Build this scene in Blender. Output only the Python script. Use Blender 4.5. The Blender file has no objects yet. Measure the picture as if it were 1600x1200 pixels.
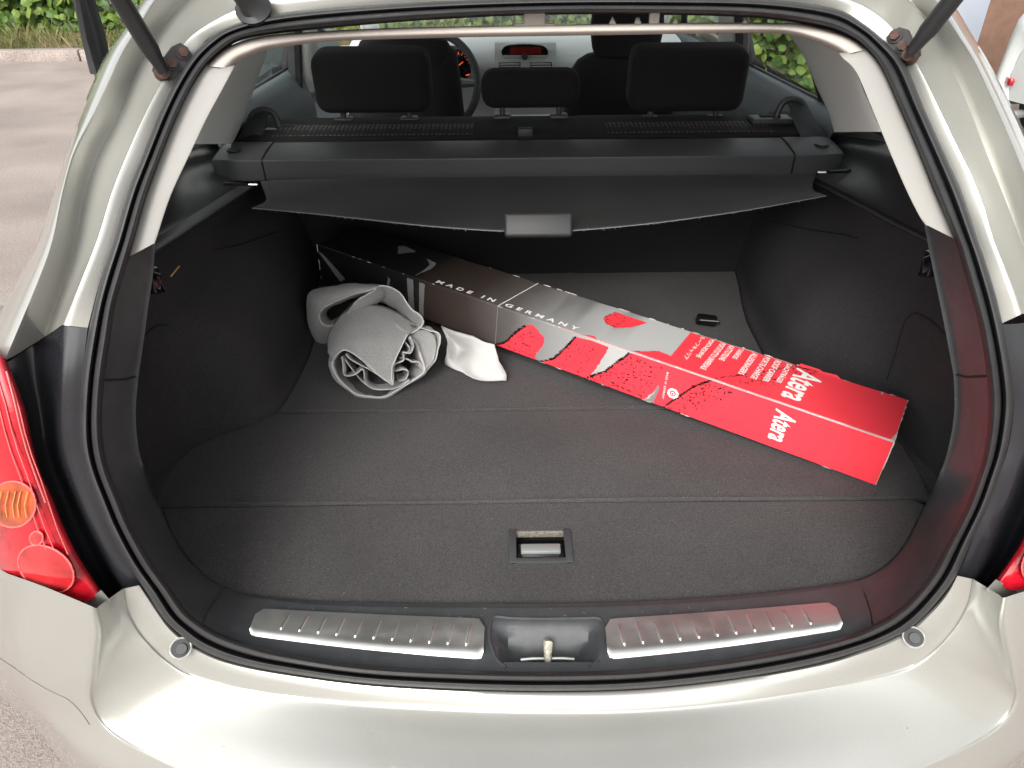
import bpy, bmesh, math, random
from mathutils import Vector, Matrix, Euler
from mathutils.bvhtree import BVHTree
R = math.radians
random.seed(7)
scene = bpy.context.scene
col = scene.collection

# ------------------------------------------------------------------ camera
F = 1150.0                      # focal length in photo pixels (1600 wide)
CAM = Vector((-0.04, 0.0, 1.48))
ROT = (Matrix.Rotation(R(-0.2), 3, 'Z') @ Matrix.Rotation(R(57.0), 3, 'X') @ Matrix.Rotation(R(-0.5), 3, 'Z'))
cam = bpy.data.cameras.new('camera')
cam.sensor_width = 36.0
cam.lens = 36.0 * F / 1600.0
cam.clip_start = 0.02
cam.clip_end = 500.0
camo = bpy.data.objects.new('camera', cam)
camo.matrix_world = Matrix.Translation(CAM) @ ROT.to_4x4()
col.objects.link(camo)
scene.camera = camo

# ------------------------------------------------------------------ light
world = bpy.data.worlds.new('World')
scene.world = world
world.use_nodes = True
wn = world.node_tree
wn.nodes.clear()
sky = wn.nodes.new('ShaderNodeTexSky')
sky.sky_type = 'NISHITA'
sky.sun_disc = False
SUN_EL, SUN_AZ = 40.0, 196.0     # soft sun behind the car, a little to its left
sky.sun_elevation = R(SUN_EL)
sky.sun_rotation = R(SUN_AZ)
sky.air_density = 1.0
sky.dust_density = 4.0
sky.ozone_density = 1.0
hs = wn.nodes.new('ShaderNodeHueSaturation')
hs.inputs['Saturation'].default_value = 0.18
bg = wn.nodes.new('ShaderNodeBackground')
bg.inputs['Strength'].default_value = 0.15
wo = wn.nodes.new('ShaderNodeOutputWorld')
wn.links.new(sky.outputs[0], hs.inputs['Color'])
wn.links.new(hs.outputs[0], bg.inputs[0])
wn.links.new(bg.outputs[0], wo.inputs[0])
sl = bpy.data.lights.new('sun', 'SUN')
sl.energy = 1.1
sl.angle = R(25)
sl.color = (1.0, 0.97, 0.92)
so = bpy.data.objects.new('sun', sl)
d = Vector((math.sin(R(SUN_AZ)) * math.cos(R(SUN_EL)), math.cos(R(SUN_AZ)) * math.cos(R(SUN_EL)), math.sin(R(SUN_EL))))
so.rotation_euler = d.to_track_quat('Z', 'Y').to_euler()
so.location = d * 30
col.objects.link(so)
vs = scene.view_settings
vs.view_transform = 'Standard'
vs.look = 'None'
vs.gamma = 1.0
vs.use_curve_mapping = False
vs.exposure = 1.1

# ------------------------------------------------------------------ helpers
def ray(u, v):
    return (ROT @ Vector(((u - 800.0) / F, -(v - 600.0) / F, -1.0)))
def atY(u, v, y):
    d = ray(u, v); return CAM + d * ((y - CAM.y) / d.y)
def atZ(u, v, z):
    d = ray(u, v); return CAM + d * ((z - CAM.z) / d.z)
def atX(u, v, x):
    d = ray(u, v); return CAM + d * ((x - CAM.x) / d.x)
def atP(u, v, p, n):
    d = ray(u, v); return CAM + d * ((p - CAM).dot(n) / d.dot(n))
OB = [(-1, .56), (.66, .56), (.8, .575), (.95, .60), (1.09, .64), (1.2, .71), (1.3, .80), (1.385, .90), (1.45, .98), (1.6, 1.17), (3, 3)]
def base_y(z):
    for (a, ya), (b, yb) in zip(OB, OB[1:]):
        if z <= b:
            t = (z - a) / (b - a)
            return ya + (yb - ya) * t
    return OB[-1][1]
def y_open(x, z):
    s = 0
    for k in (-.05, -.025, 0, .025, .05): s += base_y(z + k)
    return s / 5 + 0.22 * x * x
def onO(u, v, dd=0.0):
    """point on the (sloping, bowed) tailgate opening surface, shifted dd metres into the car"""
    d = ray(u, v)
    lo, hi = 0.2, 4.0
    def f(t):
        p = CAM + d * t
        return p.y - y_open(p.x, p.z) - dd
    for _ in range(50):
        m = (lo + hi) / 2
        if f(m) < 0: lo = m
        else: hi = m
    return CAM + d * lo

def cr(p0, p1, p2, p3, t):
    return 0.5 * ((2 * p1) + (p2 - p0) * t + (2 * p0 - 5 * p1 + 4 * p2 - p3) * t * t + (3 * p1 - p0 - 3 * p2 + p3) * t ** 3)
def dense(pts, sub, closed=False):
    pts = [Vector(p) for p in pts]
    n = len(pts); out = []
    if n == 2 and not closed:
        return [pts[0].lerp(pts[1], i / sub) for i in range(sub + 1)]
    segs = n if closed else n - 1
    for i in range(segs):
        if closed:
            p0, p1, p2, p3 = pts[(i - 1) % n], pts[i], pts[(i + 1) % n], pts[(i + 2) % n]
        else:
            p1, p2 = pts[i], pts[i + 1]
            p0 = pts[i - 1] if i > 0 else p1 * 2 - p2
            p3 = pts[i + 2] if i + 2 < n else p2 * 2 - p1
        for k in range(sub):
            out.append(cr(p0, p1, p2, p3, k / sub))
    if not closed: out.append(pts[-1].copy())
    return out

INV = {}      # things whose parts are given in world coordinates
def finish(me, mat, smooth=True, angle=40):
    if mat is not None: me.materials.append(MAT[mat])
    if smooth:
        for p in me.polygons: p.use_smooth = True
        if angle: me.set_sharp_from_angle(angle=R(angle))
def link(name, me, parent=None, kind=None, label=None, cat=None, group=None):
    o = bpy.data.objects.new(name, me)
    col.objects.link(o)
    if parent is not None:
        o.parent = parent
        if parent.name in INV: o.matrix_parent_inverse = INV[parent.name]
    if kind: o['kind'] = kind
    if label: o['label'] = label
    if cat: o['category'] = cat
    if group: o['group'] = group
    return o
def obj(name, verts, faces, mat, parent=None, smooth=True, angle=40, **kw):
    me = bpy.data.meshes.new(name)
    me.from_pydata([tuple(v) for v in verts], [], faces)
    me.validate()
    bm = bmesh.new(); bm.from_mesh(me)
    bmesh.ops.recalc_face_normals(bm, faces=bm.faces)
    bm.to_mesh(me); bm.free()
    finish(me, mat, smooth, angle)
    return link(name, me, parent, **kw)
def bobj(name, bm, mat, parent=None, smooth=True, angle=40, **kw):
    me = bpy.data.meshes.new(name)
    bmesh.ops.recalc_face_normals(bm, faces=bm.faces)
    bm.to_mesh(me); bm.free()
    finish(me, mat, smooth, angle)
    return link(name, me, parent, **kw)
def empty(name, loc=(0, 0, 0), label=None, cat=None, group=None, world=True):
    o = bpy.data.objects.new(name, None)
    o.empty_display_size = .1
    o.location = loc
    col.objects.link(o)
    if label: o['label'] = label
    if cat: o['category'] = cat
    if group: o['group'] = group
    if world: INV[o.name] = Matrix.Translation(Vector(loc)).inverted()
    return o
def loftgrid(rails, su=4, sv=4, closed=False, lin=False):
    rows = [dense(r, su, closed) for r in rails]
    n = len(rows[0])
    cols_ = []
    for i in range(n):
        line = [r[i] for r in rows]
        if lin:
            o = []
            for a, b in zip(line, line[1:]):
                for k in range(sv): o.append(a.lerp(b, k / sv))
            o.append(line[-1].copy())
        else:
            o = dense(line, sv)
        cols_.append(o)
    return cols_            # [station][cross]
def gridobj(name, g, mat, parent=None, closed=False, smooth=True, angle=40, thick=0, **kw):
    n, m = len(g), len(g[0])
    V = [p for c in g for p in c]
    Fc = []
    for i in range(n if closed else n - 1):
        j = (i + 1) % n
        for k in range(m - 1):
            Fc.append((i * m + k, j * m + k, j * m + k + 1, i * m + k + 1))
    o = obj(name, V, Fc, mat, parent, smooth, angle, **kw)
    if thick:
        md = o.modifiers.new('thickness', 'SOLIDIFY'); md.thickness = thick; md.offset = 0
    return o
def loft(name, rails, mat, parent=None, su=4, sv=4, closed=False, lin=False, **kw):
    return gridobj(name, loftgrid(rails, su, sv, closed, lin), mat, parent, closed, **kw)

def frame_of(t, up):
    t = t.normalized()
    s = t.cross(up)
    if s.length < 1e-4: s = t.cross(Vector((1, 0, 0)))
    s.normalize()
    return s, s.cross(t).normalized()
def tube_bm(bm, pts, rad, seg=10, closed=False, cap=True, up=Vector((0, 0, 1)), flat=1.0):
    pts = [Vector(p) for p in pts]
    n = len(pts)
    rings = []
    for i, p in enumerate(pts):
        a = pts[(i - 1) % n] if (closed or i > 0) else p
        b = pts[(i + 1) % n] if (closed or i < n - 1) else p
        s, w = frame_of(b - a, up)
        r = rad[i] if isinstance(rad, (list, tuple)) else rad
        rings.append([bm.verts.new(p + s * (r * math.cos(2 * math.pi * k / seg)) + w * (r * flat * math.sin(2 * math.pi * k / seg))) for k in range(seg)])
    for i in range(n if closed else n - 1):
        A, B = rings[i], rings[(i + 1) % n]
        for k in range(seg):
            bm.faces.new((A[k], A[(k + 1) % seg], B[(k + 1) % seg], B[k]))
    if cap and not closed:
        bm.faces.new(rings[0][::-1]); bm.faces.new(rings[-1])
def tube(name, pts, rad, mat, parent=None, **kw):
    okw = {k: kw.pop(k) for k in ('label', 'cat', 'group', 'kind') if k in kw}
    bm = bmesh.new(); tube_bm(bm, pts, rad, **kw)
    return bobj(name, bm, mat, parent, **okw)
def box_bm(bm, c, s, bev=0.0, seg=2, rot=None):
    r = bmesh.ops.create_cube(bm, size=1.0)
    vs_ = r['verts']
    for v in vs_:
        v.co = Vector((v.co.x * s[0], v.co.y * s[1], v.co.z * s[2]))
    if bev > 0:
        es = list({e for v in vs_ for e in v.link_edges})
        rr = bmesh.ops.bevel(bm, geom=es, offset=bev, segments=seg, profile=.5, affect='EDGES')
        vs_ = list({v for f in rr['faces'] for v in f.verts} | {v for v in vs_ if v.is_valid})
    M_ = Matrix.Translation(Vector(c)) @ (rot.to_4x4() if rot else Matrix.Identity(4))
    # bevel leaves the six big faces: gather the whole island
    todo = list(vs_); seen = set(todo)
    while todo:
        v = todo.pop()
        for e in v.link_edges:
            w = e.other_vert(v)
            if w not in seen: seen.add(w); todo.append(w)
    for v in seen: v.co = M_ @ v.co
def box(name, c, s, mat, parent=None, bev=0.004, seg=2, rot=None, **kw):
    bm = bmesh.new(); box_bm(bm, c, s, bev, seg, rot)
    return bobj(name, bm, mat, parent, **kw)
def poly(name, pts, mat, parent=None, **kw):
    """filled (possibly concave) flat polygon"""
    bm = bmesh.new()
    vs_ = [bm.verts.new(p) for p in pts]
    es = [bm.edges.new((a, b)) for a, b in zip(vs_, vs_[1:] + vs_[:1])]
    bmesh.ops.triangle_fill(bm, use_beauty=True, use_dissolve=False, edges=es)
    return bobj(name, bm, mat, parent, smooth=False, **kw)
def cyl_bm(bm, c, axis, r, h, seg=16, r2=None):
    a = Vector(axis).normalized(); c = Vector(c)
    tube_bm(bm, [c - a * h / 2, c + a * h / 2], [r, r if r2 is None else r2], seg=seg)

# ------------------------------------------------------------------ materials
MAT = {}
def N(nt, t, **kw):
    n = nt.nodes.new(t)
    for k, v in kw.items(): setattr(n, k, v)
    return n
def mat(name, c, rough=.5, metal=0.0, coat=0.0, vary=None, bump=None, spec=.5, trans=0.0, emit=None, sheen=0.0, aniso=0.0, coatr=.03, rvary=None):
    m = bpy.data.materials.new(name); m.use_nodes = True
    nt = m.node_tree; b = nt.nodes['Principled BSDF']
    b.inputs['Base Color'].default_value = (*c, 1)
    b.inputs['Roughness'].default_value = rough
    b.inputs['Metallic'].default_value = metal
    b.inputs['Coat Weight'].default_value = coat
    b.inputs['Coat Roughness'].default_value = coatr
    b.inputs['Specular IOR Level'].default_value = spec
    b.inputs['Transmission Weight'].default_value = trans
    b.inputs['Sheen Weight'].default_value = sheen
    b.inputs['Anisotropic'].default_value = aniso
    if emit:
        b.inputs['Emission Color'].default_value = (*emit[0], 1); b.inputs['Emission Strength'].default_value = emit[1]
    tc = N(nt, 'ShaderNodeTexCoord')
    if vary:       # list of (scale, amount)
        src = None
        for sc, am in vary:
            no = N(nt, 'ShaderNodeTexNoise'); no.inputs['Scale'].default_value = sc; no.inputs['Detail'].default_value = 6
            nt.links.new(tc.outputs['Object'], no.inputs['Vector'])
            mr = N(nt, 'ShaderNodeMapRange'); mr.inputs['From Min'].default_value = .3; mr.inputs['From Max'].default_value = .7
            mr.inputs['To Min'].default_value = 1 - am; mr.inputs['To Max'].default_value = 1 + am
            nt.links.new(no.outputs['Fac'], mr.inputs['Value'])
            if src is None: src = mr.outputs[0]
            else:
                mu = N(nt, 'ShaderNodeMath', operation='MULTIPLY'); nt.links.new(src, mu.inputs[0]); nt.links.new(mr.outputs[0], mu.inputs[1]); src = mu.outputs[0]
        mx = N(nt, 'ShaderNodeVectorMath', operation='SCALE'); mx.inputs[0].default_value = c
        nt.links.new(src, mx.inputs['Scale']); nt.links.new(mx.outputs[0], b.inputs['Base Color'])
    if rvary:
        no = N(nt, 'ShaderNodeTexNoise'); no.inputs['Scale'].default_value = rvary[0]; no.inputs['Detail'].default_value = 8
        nt.links.new(tc.outputs['Object'], no.inputs['Vector'])
        mr = N(nt, 'ShaderNodeMapRange'); mr.inputs['From Min'].default_value = .3; mr.inputs['From Max'].default_value = .7
        mr.inputs['To Min'].default_value = rough - rvary[1]; mr.inputs['To Max'].default_value = rough + rvary[1]
        nt.links.new(no.outputs['Fac'], mr.inputs['Value']); nt.links.new(mr.outputs[0], b.inputs['Roughness'])
    if bump:
        no = N(nt, 'ShaderNodeTexNoise'); no.inputs['Scale'].default_value = bump[0]; no.inputs['Detail'].default_value = 4
        nt.links.new(tc.outputs['Object'], no.inputs['Vector'])
        bp = N(nt, 'ShaderNodeBump'); bp.inputs['Strength'].default_value = bump[1]; bp.inputs['Distance'].default_value = bump[2] if len(bump) > 2 else .001
        nt.links.new(no.outputs['Fac'], bp.inputs['Height']); nt.links.new(bp.outputs[0], b.inputs['Normal'])
    MAT[name] = m
    return m, nt, b, tc
mat('paint', (.385, .383, .352), .32, .5, 1.0, vary=[(6, .03), (1100, .07)], coatr=.025, rvary=(5, .05))
mat('rubber', (.022, .022, .023), .55, bump=(900, .25), vary=[(40, .2)])
mat('rubber_groove', (.008, .008, .008), .8)
mat('black_plastic', (.030, .031, .033), .42, bump=(700, .3, .0006), vary=[(12, .12)])
mat('sill_plastic', (.052, .055, .058), .45, bump=(900, .5, .0006), vary=[(9, .15), (60, .12)])
mat('grey_plastic', (.045, .047, .048), .5, bump=(900, .25, .0005))
mat('satin_black', (.012, .013, .016), .30, coat=.3, vary=[(10, .15)], rvary=(7, .06), coatr=.2)
mat('gloss_black', (.008, .008, .009), .12)
mat('pillar_trim', (.27, .262, .245), .9, spec=.1, bump=(800, .25, .0006), vary=[(5, .07)])
mat('beige_trim', (.42, .382, .345), .9, spec=.1, bump=(800, .25, .0006), vary=[(5, .07)])
mat('pale_trim', (.86, .88, .85), .7, bump=(800, .2, .0005))
mat('fabric_black', (.006, .0057, .006), .95, bump=(600, .6), vary=[(500, .35)])
mat('cover_vinyl', (.040, .040, .041), .55, bump=(650, .35, .0008), vary=[(7, .15), (300, .12)])
mat('frayed', (.22, .22, .215), .9)
mat('handle_plastic', (.030, .031, .032), .5, bump=(900, .25, .0005))
mat('lint', (.17, .17, .165), .9)
mat('card_pink', (.66, .14, .15), .8)
mat('seam', (.09, .09, .08), .6)
mat('lens_line', (.62, .12, .11), .25, coat=.6)
mat('filament', (.60, .30, .06), .3, coat=.6)
mat('dash', (.48, .51, .49), .6, bump=(600, .3))
mat('dash_dark', (.02, .02, .022), .5)
mat('door_panel', (.075, .09, .095), .6)
mat('steel', (.80, .80, .77), .44, 1.0, aniso=.3, rvary=(40, .05), vary=[(9, .08), (45, .04)])
mat('chrome', (.8, .8, .78), .12, 1.0)
mat('strut', (.011, .011, .012), .38, vary=[(25, .25)])
mat('rust', (.075, .038, .027), .7, .3, vary=[(180, .5)])
mat('bracket', (.02, .018, .018), .55, vary=[(90, .5)])
mat('red_lens', (.40, .005, .014), .14, coat=1.0, vary=[(16, .30), (90, .25)], coatr=.02, bump=(150, .35, .0015))
mat('red_lens_light', (.50, .022, .026), .2, coat=1.0, vary=[(22, .45)], bump=(60, .3, .002))
mat('amber_lens', (.34, .055, .016), .2, coat=1.0, vary=[(35, .5)], bump=(80, .4, .002))
mat('belt', (.045, .052, .056), .7, bump=(1500, .4))
mat('screen_red', (.02, .002, .002), .2, emit=((.6, .03, .02), .02))
mat('gauge_red', (.1, .0, .0), .4, emit=((1.0, .10, .04), .35))
mat('silver_trim', (.42, .43, .42), .4, .6)
mat('wheel_grey', (.22, .23, .235), .5)
mat('fleece', (.29, .286, .28), .98, bump=(900, 1.0, .0012), vary=[(420, .20), (9, .10)], sheen=.3)
mat('cloth_white', (.48, .475, .46), .9, bump=(300, .3, .001), vary=[(7, .06)])
mat('print_white', (.80, .79, .77), .5)
mat('print_red', (.80, .045, .065), .38, vary=[(10, .06)])
mat('print_black', (.015, .01, .01), .4)
mat('print_silver', (.20, .195, .19), .4)
mat('card_worn', (.70, .64, .58), .9)
mat('white_paint', (.45, .47, .46), .3, coat=.8)
mat('brown_wall', (.20, .115, .08), .85, vary=[(2, .2), (14, .12)])
mat('pale_wall', (.36, .40, .46), .8, vary=[(3, .06)])
mat('kerb', (.26, .22, .195), .9, vary=[(5, .2), (60, .35)], bump=(60, .6, .01))
mat('soil', (.17, .12, .075), .95, vary=[(3, .3), (40, .4)], bump=(30, .8, .03))
mat('straw', (.62, .38, .15), .6)
mat('tyre', (.02, .02, .02), .8)
mat('grime', (.16, .15, .12), .9, vary=[(200, .5)])
mat('lock_grease', (.45, .42, .33), .5, vary=[(300, .5)])
mat('stem', (.10, .065, .04), .9)

def scuffs(name, light, scale, lo):
    """pale rubbed-in scuffs on a plastic"""
    nt = MAT[name].node_tree; b = nt.nodes['Principled BSDF']; src = b.inputs['Base Color'].links[0].from_socket
    tc = N(nt, 'ShaderNodeTexCoord'); mp = N(nt, 'ShaderNodeMapping'); mp.inputs['Scale'].default_value = scale
    no = N(nt, 'ShaderNodeTexNoise'); no.inputs['Scale'].default_value = 1.0; no.inputs['Detail'].default_value = 8; no.inputs['Roughness'].default_value = .7
    nt.links.new(tc.outputs['Object'], mp.inputs[0]); nt.links.new(mp.outputs[0], no.inputs['Vector'])
    th = N(nt, 'ShaderNodeMapRange'); th.inputs[1].default_value = lo; th.inputs[2].default_value = lo + .10; nt.links.new(no.outputs['Fac'], th.inputs[0])
    mix = N(nt, 'ShaderNodeMix', data_type='RGBA'); nt.links.new(th.outputs[0], mix.inputs['Factor']); nt.links.new(src, mix.inputs['A']); mix.inputs['B'].default_value = (*light, 1)
    nt.links.new(mix.outputs['Result'], b.inputs['Base Color'])
scuffs('sill_plastic', (.10, .105, .105), (14, 90, 60), .62)
scuffs('steel', (.50, .50, .47), (40, 160, 60), .64)
# thin glass: mostly transparent, Fresnel reflection
def glass(name, tint):
    m = bpy.data.materials.new(name); m.use_nodes = True
    nt = m.node_tree; nt.nodes.clear()
    o = N(nt, 'ShaderNodeOutputMaterial'); mx = N(nt, 'ShaderNodeMixShader')
    t = N(nt, 'ShaderNodeBsdfTransparent'); t.inputs[0].default_value = (*tint, 1)
    g = N(nt, 'ShaderNodeBsdfGlossy'); g.inputs['Roughness'].default_value = .01
    lw = N(nt, 'ShaderNodeLayerWeight'); lw.inputs['Blend'].default_value = .5
    pw = N(nt, 'ShaderNodeMath', operation='POWER'); pw.inputs[1].default_value = 5
    fr = N(nt, 'ShaderNodeMath', operation='MULTIPLY_ADD'); fr.inputs[1].default_value = .94; fr.inputs[2].default_value = .05
    nt.links.new(lw.outputs['Facing'], pw.inputs[0]); nt.links.new(pw.outputs[0], fr.inputs[0]); nt.links.new(fr.outputs[0], mx.inputs[0]); nt.links.new(t.outputs[0], mx.inputs[1]); nt.links.new(g.outputs[0], mx.inputs[2])
    nt.links.new(mx.outputs[0], o.inputs[0]); MAT[name] = m
glass('glass', (.93, .97, .95))
glass('glass_dark', (.55, .62, .60))

def carpet(name, c, spk):
    m, nt, b, tc = mat(name, c, .95, bump=(520, .8, .0015), sheen=.0 if 'wall' in name else .1, spec=.2)
    n1 = N(nt, 'ShaderNodeTexNoise'); n1.inputs['Scale'].default_value = 750; n1.inputs['Detail'].default_value = 2
    n2 = N(nt, 'ShaderNodeTexNoise'); n2.inputs['Scale'].default_value = 5; n2.inputs['Detail'].default_value = 5
    n3 = N(nt, 'ShaderNodeTexNoise'); n3.inputs['Scale'].default_value = 260; n3.inputs['Detail'].default_value = 1
    for n in (n1, n2, n3): nt.links.new(tc.outputs['Object'], n.inputs['Vector'])
    a = N(nt, 'ShaderNodeMapRange'); a.inputs[1].default_value = .3; a.inputs[2].default_value = .7; a.inputs[3].default_value = .55; a.inputs[4].default_value = 1.5
    nt.links.new(n1.outputs['Fac'], a.inputs[0])
    e = N(nt, 'ShaderNodeMapRange'); e.inputs[1].default_value = .3; e.inputs[2].default_value = .7; e.inputs[3].default_value = .86; e.inputs[4].default_value = 1.16
    nt.links.new(n2.outputs['Fac'], e.inputs[0])
    mu = N(nt, 'ShaderNodeMath', operation='MULTIPLY'); nt.links.new(a.outputs[0], mu.inputs[0]); nt.links.new(e.outputs[0], mu.inputs[1])
    s = N(nt, 'ShaderNodeVectorMath', operation='SCALE'); s.inputs[0].default_value = c; nt.links.new(mu.outputs[0], s.inputs['Scale'])
    th = N(nt, 'ShaderNodeMapRange'); th.inputs[1].default_value = .735; th.inputs[2].default_value = .78; nt.links.new(n3.outputs['Fac'], th.inputs[0])
    mix = N(nt, 'ShaderNodeMix', data_type='RGBA'); nt.links.new(th.outputs[0], mix.inputs['Factor']); nt.links.new(s.outputs[0], mix.inputs['A'])
    mix.inputs['B'].default_value = (*spk, 1); nt.links.new(mix.outputs['Result'], b.inputs['Base Color'])
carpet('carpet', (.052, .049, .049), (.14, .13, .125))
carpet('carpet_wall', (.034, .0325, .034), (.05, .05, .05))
# ------------------------------------------------------------------ ground and surroundings
m, nt, b, tc = mat('asphalt', (.27, .225, .195), .92)
def aspnode():
    n1 = N(nt, 'ShaderNodeTexNoise'); n1.inputs['Scale'].default_value = 90; n1.inputs['Detail'].default_value = 6
    n2 = N(nt, 'ShaderNodeTexNoise'); n2.inputs['Scale'].default_value = 1.3; n2.inputs['Detail'].default_value = 7
    vo = N(nt, 'ShaderNodeTexVoronoi'); vo.inputs['Scale'].default_value = 240
    for n in (n1, n2, vo): nt.links.new(tc.outputs['Object'], n.inputs['Vector'])
    r1 = N(nt, 'ShaderNodeMapRange'); r1.inputs[1].default_value = .3; r1.inputs[2].default_value = .7; r1.inputs[3].default_value = .80; r1.inputs[4].default_value = 1.2
    r2 = N(nt, 'ShaderNodeMapRange'); r2.inputs[1].default_value = .3; r2.inputs[2].default_value = .7; r2.inputs[3].default_value = .78; r2.inputs[4].default_value = 1.2
    nt.links.new(n1.outputs['Fac'], r1.inputs[0]); nt.links.new(n2.outputs['Fac'], r2.inputs[0])
    mu = N(nt, 'ShaderNodeMath', operation='MULTIPLY'); nt.links.new(r1.outputs[0], mu.inputs[0]); nt.links.new(r2.outputs[0], mu.inputs[1])
    hc = N(nt, 'ShaderNodeMix', data_type='RGBA'); nt.links.new(vo.outputs['Color'], hc.inputs['Factor'])
    hc.inputs['A'].default_value = (.30, .245, .215, 1); hc.inputs['B'].default_value = (.235, .205, .185, 1)
    s = N(nt, 'ShaderNodeVectorMath', operation='SCALE'); nt.links.new(hc.outputs['Result'], s.inputs[0]); nt.links.new(mu.outputs[0], s.inputs['Scale'])
    nt.links.new(s.outputs[0], b.inputs['Base Color'])
    bp = N(nt, 'ShaderNodeBump'); bp.inputs['Strength'].default_value = .4; bp.inputs['Distance'].default_value = .003
    nt.links.new(vo.outputs['Distance'], bp.inputs['Height']); nt.links.new(bp.outputs[0], b.inputs['Normal'])
aspnode()
obj('ground', [(-200, -200, -.02), (200, -200, -.02), (200, 200, -.02), (-200, 200, -.02)], [(0, 1, 2, 3)], 'soil', smooth=False, kind='structure')
KY = 8.95        # near face of the kerb
obj('road', [(-60, -60, 0), (60, -60, 0), (60, KY, 0), (-60, KY + .6, 0)], [(0, 1, 2, 3)], 'asphalt', smooth=False, kind='structure')
def kline(x): return KY + .6 * (60 - x) / 120
# kerb of single stones
ks = empty('kerb', (0, KY, 0)); ks['kind'] = 'structure'
def kerb_mesh():
    bm = bmesh.new(); box_bm(bm, (0, 0, 0), (.985, .17, .20), .02, 2)
    me = bpy.data.meshes.new('kerb_stone'); bm.to_mesh(me); bm.free(); finish(me, 'kerb'); return me
km = kerb_mesh()
for i in range(17):
    x = -13.5 + i
    o = bpy.data.objects.new('kerb_stone', km); col.objects.link(o); o.parent = ks; o.matrix_parent_inverse = INV[ks.name]
    o.location = (x, kline(x) + .09, .02 + random.uniform(-.006, .006)); o.rotation_euler = (random.uniform(-.015, .015), random.uniform(-.006, .006), -.005 + random.uniform(-.008, .008))
# verge: soil bank with grass
vg = []
for i in range(24):
    x = -20 + i
    vg.append([Vector((x, kline(x) + .16, .09)), Vector((x, kline(x) + .6, .12 + random.uniform(-.02, .03))), Vector((x, kline(x) + 1.3, .16 + random.uniform(-.03, .03))), Vector((x, kline(x) + 3.5, .2))])
gridobj('verge', vg, 'soil', kind='structure')
def leafmat(name, cols_, rough=.5, tr=.35):
    m = bpy.data.materials.new(name); m.use_nodes = True; nt = m.node_tree; b = nt.nodes['Principled BSDF']
    g = N(nt, 'ShaderNodeNewGeometry'); cr_ = N(nt, 'ShaderNodeValToRGB')
    e = cr_.color_ramp.elements
    e[0].position = 0; e[0].color = (*cols_[0], 1); e[1].position = 1; e[1].color = (*cols_[-1], 1)
    for i, c in enumerate(cols_[1:-1]):
        k = e.new((i + 1) / (len(cols_) - 1)); k.color = (*c, 1)
    nt.links.new(g.outputs['Random Per Island'], cr_.inputs[0]); nt.links.new(cr_.outputs[0], b.inputs['Base Color'])
    b.inputs['Roughness'].default_value = rough
    t = N(nt, 'ShaderNodeBsdfTranslucent'); nt.links.new(cr_.outputs[0], t.inputs[0])
    mx = N(nt, 'ShaderNodeMixShader'); mx.inputs[0].default_value = tr
    nt.links.new(b.outputs[0], mx.inputs[1]); nt.links.new(t.outputs[0], mx.inputs[2]); nt.links.new(mx.outputs[0], nt.nodes['Material Output'].inputs[0])
    MAT[name] = m
leafmat('leaves', [(.05, .10, .02), (.075, .15, .025), (.13, .22, .035), (.22, .29, .05), (.06, .11, .03)])
leafmat('leaves_dark', [(.03, .06, .02), (.04, .075, .022), (.07, .11, .03)])
leafmat('grass_blades', [(.09, .13, .03), (.14, .17, .045), (.22, .19, .08), (.30, .24, .12), (.10, .15, .03)], .7)
def leaf(V, Fc, p, n, up, L, W):
    n = n.normalized(); t = (up - n * up.dot(n)); t.normalize(); s = n.cross(t)
    k = len(V); c = n * (L * .12)
    V += [p, p + t * L * .35 + s * W * .5 - c * .3, p + t * L * .75 + s * W * .38 - c * .4, p + t * L - c, p + t * L * .75 - s * W * .38 - c * .4, p + t * L * .35 - s * W * .5 - c * .3, p + t * L * .5 + c * .35]
    Fc += [(k, k + 1, k + 6), (k + 1, k + 2, k + 6), (k + 2, k + 3, k + 6), (k + 3, k + 4, k + 6), (k + 4, k + 5, k + 6), (k + 5, k, k + 6)]
rnd = random.Random(11)
def hedge(name, x0, x1, yf, depth, h, n, label, size=(.07, .13), mat_='leaves', zlow=.12, cat='hedge', group=None):
    """yf(x): front of the hedge; leafy clumps on branching stems"""
    root = empty(name, ((x0 + x1) / 2, yf((x0 + x1) / 2) + depth / 2, .1), label, cat, group)
    V, Fc = [], []
    bm = bmesh.new()
    clumps = []
    m_ = int((x1 - x0) * 9)
    for i in range(m_):
        x = rnd.uniform(x0, x1); y = yf(x) + rnd.uniform(.15, depth); zt = h * rnd.uniform(.4, 1.0)
        bx = x + rnd.uniform(-.1, .1)
        pts = [(bx, y + .1, .05), (bx + rnd.uniform(-.1, .1), y + .05, zt * .45), (x + rnd.uniform(-.2, .2), y - .05, zt)]
        tube_bm(bm, pts, [.014, .010, .004], seg=5)
        for k in range(4):
            clumps.append(Vector((x + rnd.gauss(0, .16), y + rnd.gauss(-.05, .12), max(zlow, zt * rnd.uniform(.03, 1.05)))))
    for i in range(n):
        c = rnd.choice(clumps)
        p = c + Vector((rnd.gauss(0, .11), rnd.gauss(-.03, .10), rnd.gauss(0, .10)))
        if p.z < zlow * .7: p.z = zlow + rnd.uniform(0, .1)
        nn = Vector((rnd.gauss(0, .5), rnd.gauss(-.7, .4), rnd.gauss(.6, .35)))
        L = rnd.uniform(*size)
        leaf(V, Fc, p, nn, Vector((rnd.gauss(0, .6), rnd.gauss(-.2, .3), rnd.gauss(-.3, .6))), L, L * rnd.uniform(.7, .95))
    bobj('stems', bm, 'stem', root)
    f = obj('foliage', V, Fc, mat_, root, smooth=False, kind='stuff')
    return root
hedge('hedge', -10.5, -3.2, lambda x: kline(x) + 1.25, 1.1, 1.7, 7000, 'broad-leaved green hedge behind the grassy verge across the road', (.09, .16))
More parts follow.
